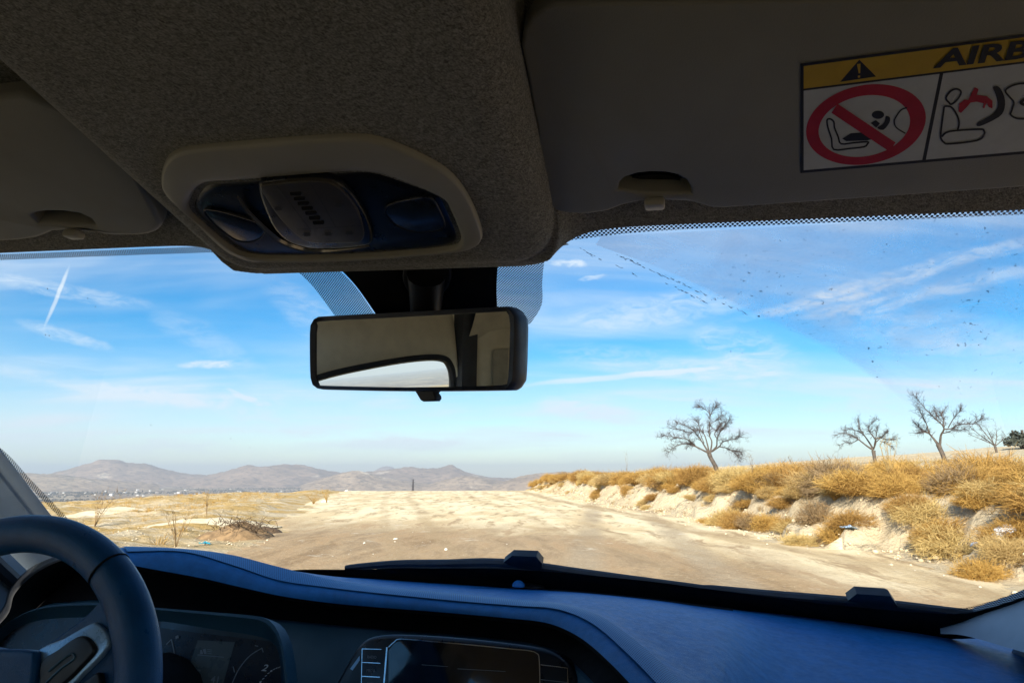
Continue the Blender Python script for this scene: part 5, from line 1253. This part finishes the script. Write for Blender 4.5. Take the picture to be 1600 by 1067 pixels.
def heap(name, px, py, R, mt, label, cat, seed, sink=.3, dist=None):
    p = gW(px, py) if dist is None else dW(px, py, dist); x, y = p[0], p[1]; n_ = 34; g = np.random.default_rng(seed); P = []
    for t in np.linspace(1, 0, 12):
        row = []
        for a in np.linspace(0, 2*pi, n_, endpoint=False):
            xx, y2 = R[0]*t*cos(a), R[1]*t*sin(a); k = (1-t*t)**1.2
            nz = float(fbm(np.array([xx*2.2+seed]), np.array([y2*2.2]), 4, seed)[0])
            row.append(np.array([xx*(1+.3*(nz-.5)), y2*(1+.3*(nz-.5)), R[2]*k*(.45+1.1*nz)-.05]))
        P.append(row)
    o = gridmesh(name, P, mt, None, close=True, sharp=None); o.location = (x, y, hz(x, y)-.02); tag(o, label, cat); return o
heap1 = heap("soil_heap", 368, 842, (1.0, .8, .42), M_earth, "brown heap of dug earth and roots at the left verge", "soil heap", 3)
pq = gW(382, 836)
V, F = [], []
g = np.random.default_rng(8); it = []
for i in range(190):
    a = np.array([g.normal(0, .40), g.normal(0, .30), g.uniform(.05, .42)]); dv = unit(g.normal(0, 1, 3)+np.array([.3, 0, .2])); it.append(([a, a+dv*.14+np.array([0, 0, .03]), a+dv*g.uniform(.2, .42)], [.010, .007, .003], 4))
rt_ = tubes("root_tangle", it, M_dark_earth, heap1, kind="stuff", sharp=None); rt_.location = (.10, .0, .10); rt_.scale = (.8, .8, .75)
heap("soil_heap", 405, 833, (.7, .6, .22), M_dark_earth, "low dark clod pile right of the brown soil heap", "soil heap", 6)
heap("sand_mound", 200, 797, (2.6, 2.2, .28), M_pale_soil, "smooth pale sand mound in the left field", "sand mound", 9, dist=34)
heap("sand_mound", 330, 812, (1.9, 1.3, .20), M_pale_soil, "low cream bank of loose sand behind the soil heap", "sand mound", 10, dist=21)
rm = [rock_mesh('stone', 30+i, (1, 1, 1), .7) for i in range(5)]
for me in rm: me.materials.append(M_stone)
def stone(px, py, w_px, label, group, flat=1.0):
    p = gW(px, py); k = np.dot(p-CAM, fW)/FPX; s = w_px*k/2; o = bpy.data.objects.new('stone', random.choice(rm)); col.objects.link(o)
    o.location = (p[0], p[1], hz(p[0], p[1])+s*.35*flat+.012); o.scale = (s, s*.9, s*flat); o.rotation_euler = (0, 0, random.uniform(0, 6)); tag(o, label, 'stone', group)
stone(697, 861, 7, "white stone on the brown road just above the wiper joint", None); stone(569, 850, 5.5, "white stone on the road left of centre", None)
stone(618, 843, 9, "flat white stone, largest on the left of the road", None, .45); stone(542, 765, 7, "white boulder at the road's crest beside the left verge", None)
for px, py, w in ((548, 861, 3), (583, 867, 4), (545, 868, 3), (645, 831, 2.5), (617, 847, 4), (590, 840, 2), (792, 853, 3), (792, 855, 2.5), (722, 833, 2), (600, 822, 2.5), (564, 812, 3), (660, 849, 2), (672, 848, 2.5), (520, 871, 3), (503, 868, 2.5), (488, 862, 2), (612, 868, 2), (640, 872, 2), (724, 868, 2.5), (760, 858, 2), (848, 862, 2), (880, 858, 2), (1430, 893, 3), (1475, 900, 4), (1390, 884, 3), (1262, 858, 3), (590, 871, 2)):
    stone(px, py, w*.6, "small white pebble lying on the dirt road", "small white pebbles on the road")
# pebble scatter
V, F = [], []
for k in range(760):
    if k < 130: px, py = random.uniform(430, 1500), random.uniform(800, 930); p = gW(px, py)[:2]; s = random.uniform(.004, .010)
    elif k < 560: p = bankpt(random.uniform(s0, s1), random.gauss(-.1, .5)); s = random.uniform(.012, .04)
    else: px, py = random.uniform(100, 420), random.uniform(785, 860); p = gW(px, py)[:2]; s = random.uniform(.01, .03)
    o = len(V); V += list(iv*rng.uniform(.7, 1.2, (12, 1))*np.array([s, s, s*.7])+np.array([p[0], p[1], s*.3])); F += [tuple(o+i for i in f) for f in iff]
V = np.array(V); V[:, 2] += np.repeat(height(V[::12, 0], V[::12, 1])+.012, 12)
mesh("pebbles", V, F, simple("pebble_stone", (.56, .47, .33), .9, var=.2, vscale=3), None, kind="stuff", sharp=None)
def crumpled(name, px, py, off, size, mt, label, cat, seed, up=.0, dist=None, asp=1.0, tall=.5):
    p = gW(px, py) if dist is None else dW(px, py, dist); g = np.random.default_rng(seed); n_ = 11; P = np.zeros((n_, n_, 3))
    for i in range(n_):
        for j in range(n_):
            u_, v_ = i/(n_-1)-.5, j/(n_-1)-.5; q = 1+.25*math.sin(5*u_+seed)+.2*math.cos(7*v_+seed*2)
            P[i, j] = (u_*size*q*asp, v_*size*q, size*tall*(max(0, .5-2.0*(u_*u_+v_*v_)))+g.normal(0, size*.055))
    o = gridmesh(name, P, mt, None, sharp=25); z = hz(p[0], p[1]); o.location = (p[0], p[1], (p[2] if dist else z)+up); o.rotation_euler = (g.normal(0, .2)+off, g.normal(0, .2), g.uniform(0, 6)); tag(o, label, cat)
    return o
M_bag = simple('white_plastic', (.66, .70, .74), .35, var=.08); M_blue = simple('turquoise_plastic', (.04, .36, .46), .4, var=.1); M_lblue = simple('pale_blue_plastic', (.36, .52, .72), .4, var=.1)
crumpled("plastic_bag", 1572, 850, .9, .34, M_bag, "crumpled white plastic bag caught in the straw at far right", "plastic bag", 2, .10, dist=12.8, tall=.9)
crumpled("plastic_scrap", 320, 853, .25, .14, M_blue, "turquoise plastic scrap on the sand in front of the soil heap", "litter", 4, .03, asp=1.3)
crumpled("plastic_scrap", 1331, 859, .4, .20, M_lblue, "pale blue plastic scrap at the foot of the bank", "litter", 5, .04)
crumpled("plastic_scrap", 1532, 888, .3, .14, M_lblue, "small blue wrapper at the lower right of the bank", "litter", 6, .04)
crumpled("paper_scrap", 1432, 862, .3, .32, M_bag, "white torn paper on the slope right of centre", "litter", 7, .10, dist=15.2)
crumpled("paper_scrap", 1462, 871, .2, .20, M_bag, "small white paper scrap below the bushes", "litter", 8, .06, dist=14.2)
crumpled("paper_scrap", 1210, 800, .4, .14, M_bag, "bit of white rubbish on the sunlit bank face", "litter", 9, .05, dist=20.5)
crumpled("paper_scrap", 507, 784, .2, .3, M_bag, "white paper beside the weeds near the road's crest", "litter", 12, .03)

# crumbled clods on the eroded face and along its foot
V, F = [], []
for k in range(1500):
    p = bankpt(random.uniform(s0, s1), random.choice((random.gauss(.1, .25), random.uniform(.0, 1.5)))); s = .012+.05*random.random()**2.5
    V += list(iv*rng.uniform(.65, 1.25, (12, 1))*np.array([s, s*.9, s*.75])+np.array([p[0], p[1], s*.2])); o = len(V)-12; F += [tuple(o+i for i in f) for f in iff]
V = np.array(V); V[:, 2] += np.repeat(height(V[::12, 0], V[::12, 1])+.01, 12)
mesh("soil_clods", V, F, simple("clod_soil", (.55, .445, .29), .95, var=.18, vscale=2), None, kind="stuff", sharp=None)
V, F = [], []
for k in range(900):
    p = bankpt(random.uniform(s0, s1), random.uniform(-.1, 1.5)); z = hz(p[0], p[1])
    if vnoise(np.array([p[0]*.9]), np.array([p[1]*.9]), 5)[0] > .45: put_tuft(p[0], p[1], z, random.uniform(.4, .95))
mesh("dry_grass", V, F, M_brush, None, kind="stuff", sharp=None)

# ---- haze
HD = 1.2e-4
hm = bpy.data.materials.new('haze_air'); hm.use_nodes = True; hm.node_tree.nodes.remove(hm.node_tree.nodes['Principled BSDF'])
pv = hm.node_tree.nodes.new('ShaderNodeVolumePrincipled'); pv.inputs['Density'].default_value = HD; pv.inputs['Color'].default_value = (.68, .76, .86, 1); pv.inputs['Anisotropy'].default_value = .1
hm.node_tree.links.new(pv.outputs[0], hm.node_tree.nodes['Material Output'].inputs['Volume'])
V, F = box_vf((0, 0, 10), (16500, 16500, 240)); hz_o = mesh("haze", V, F, hm, None, kind="stuff", smooth=False)
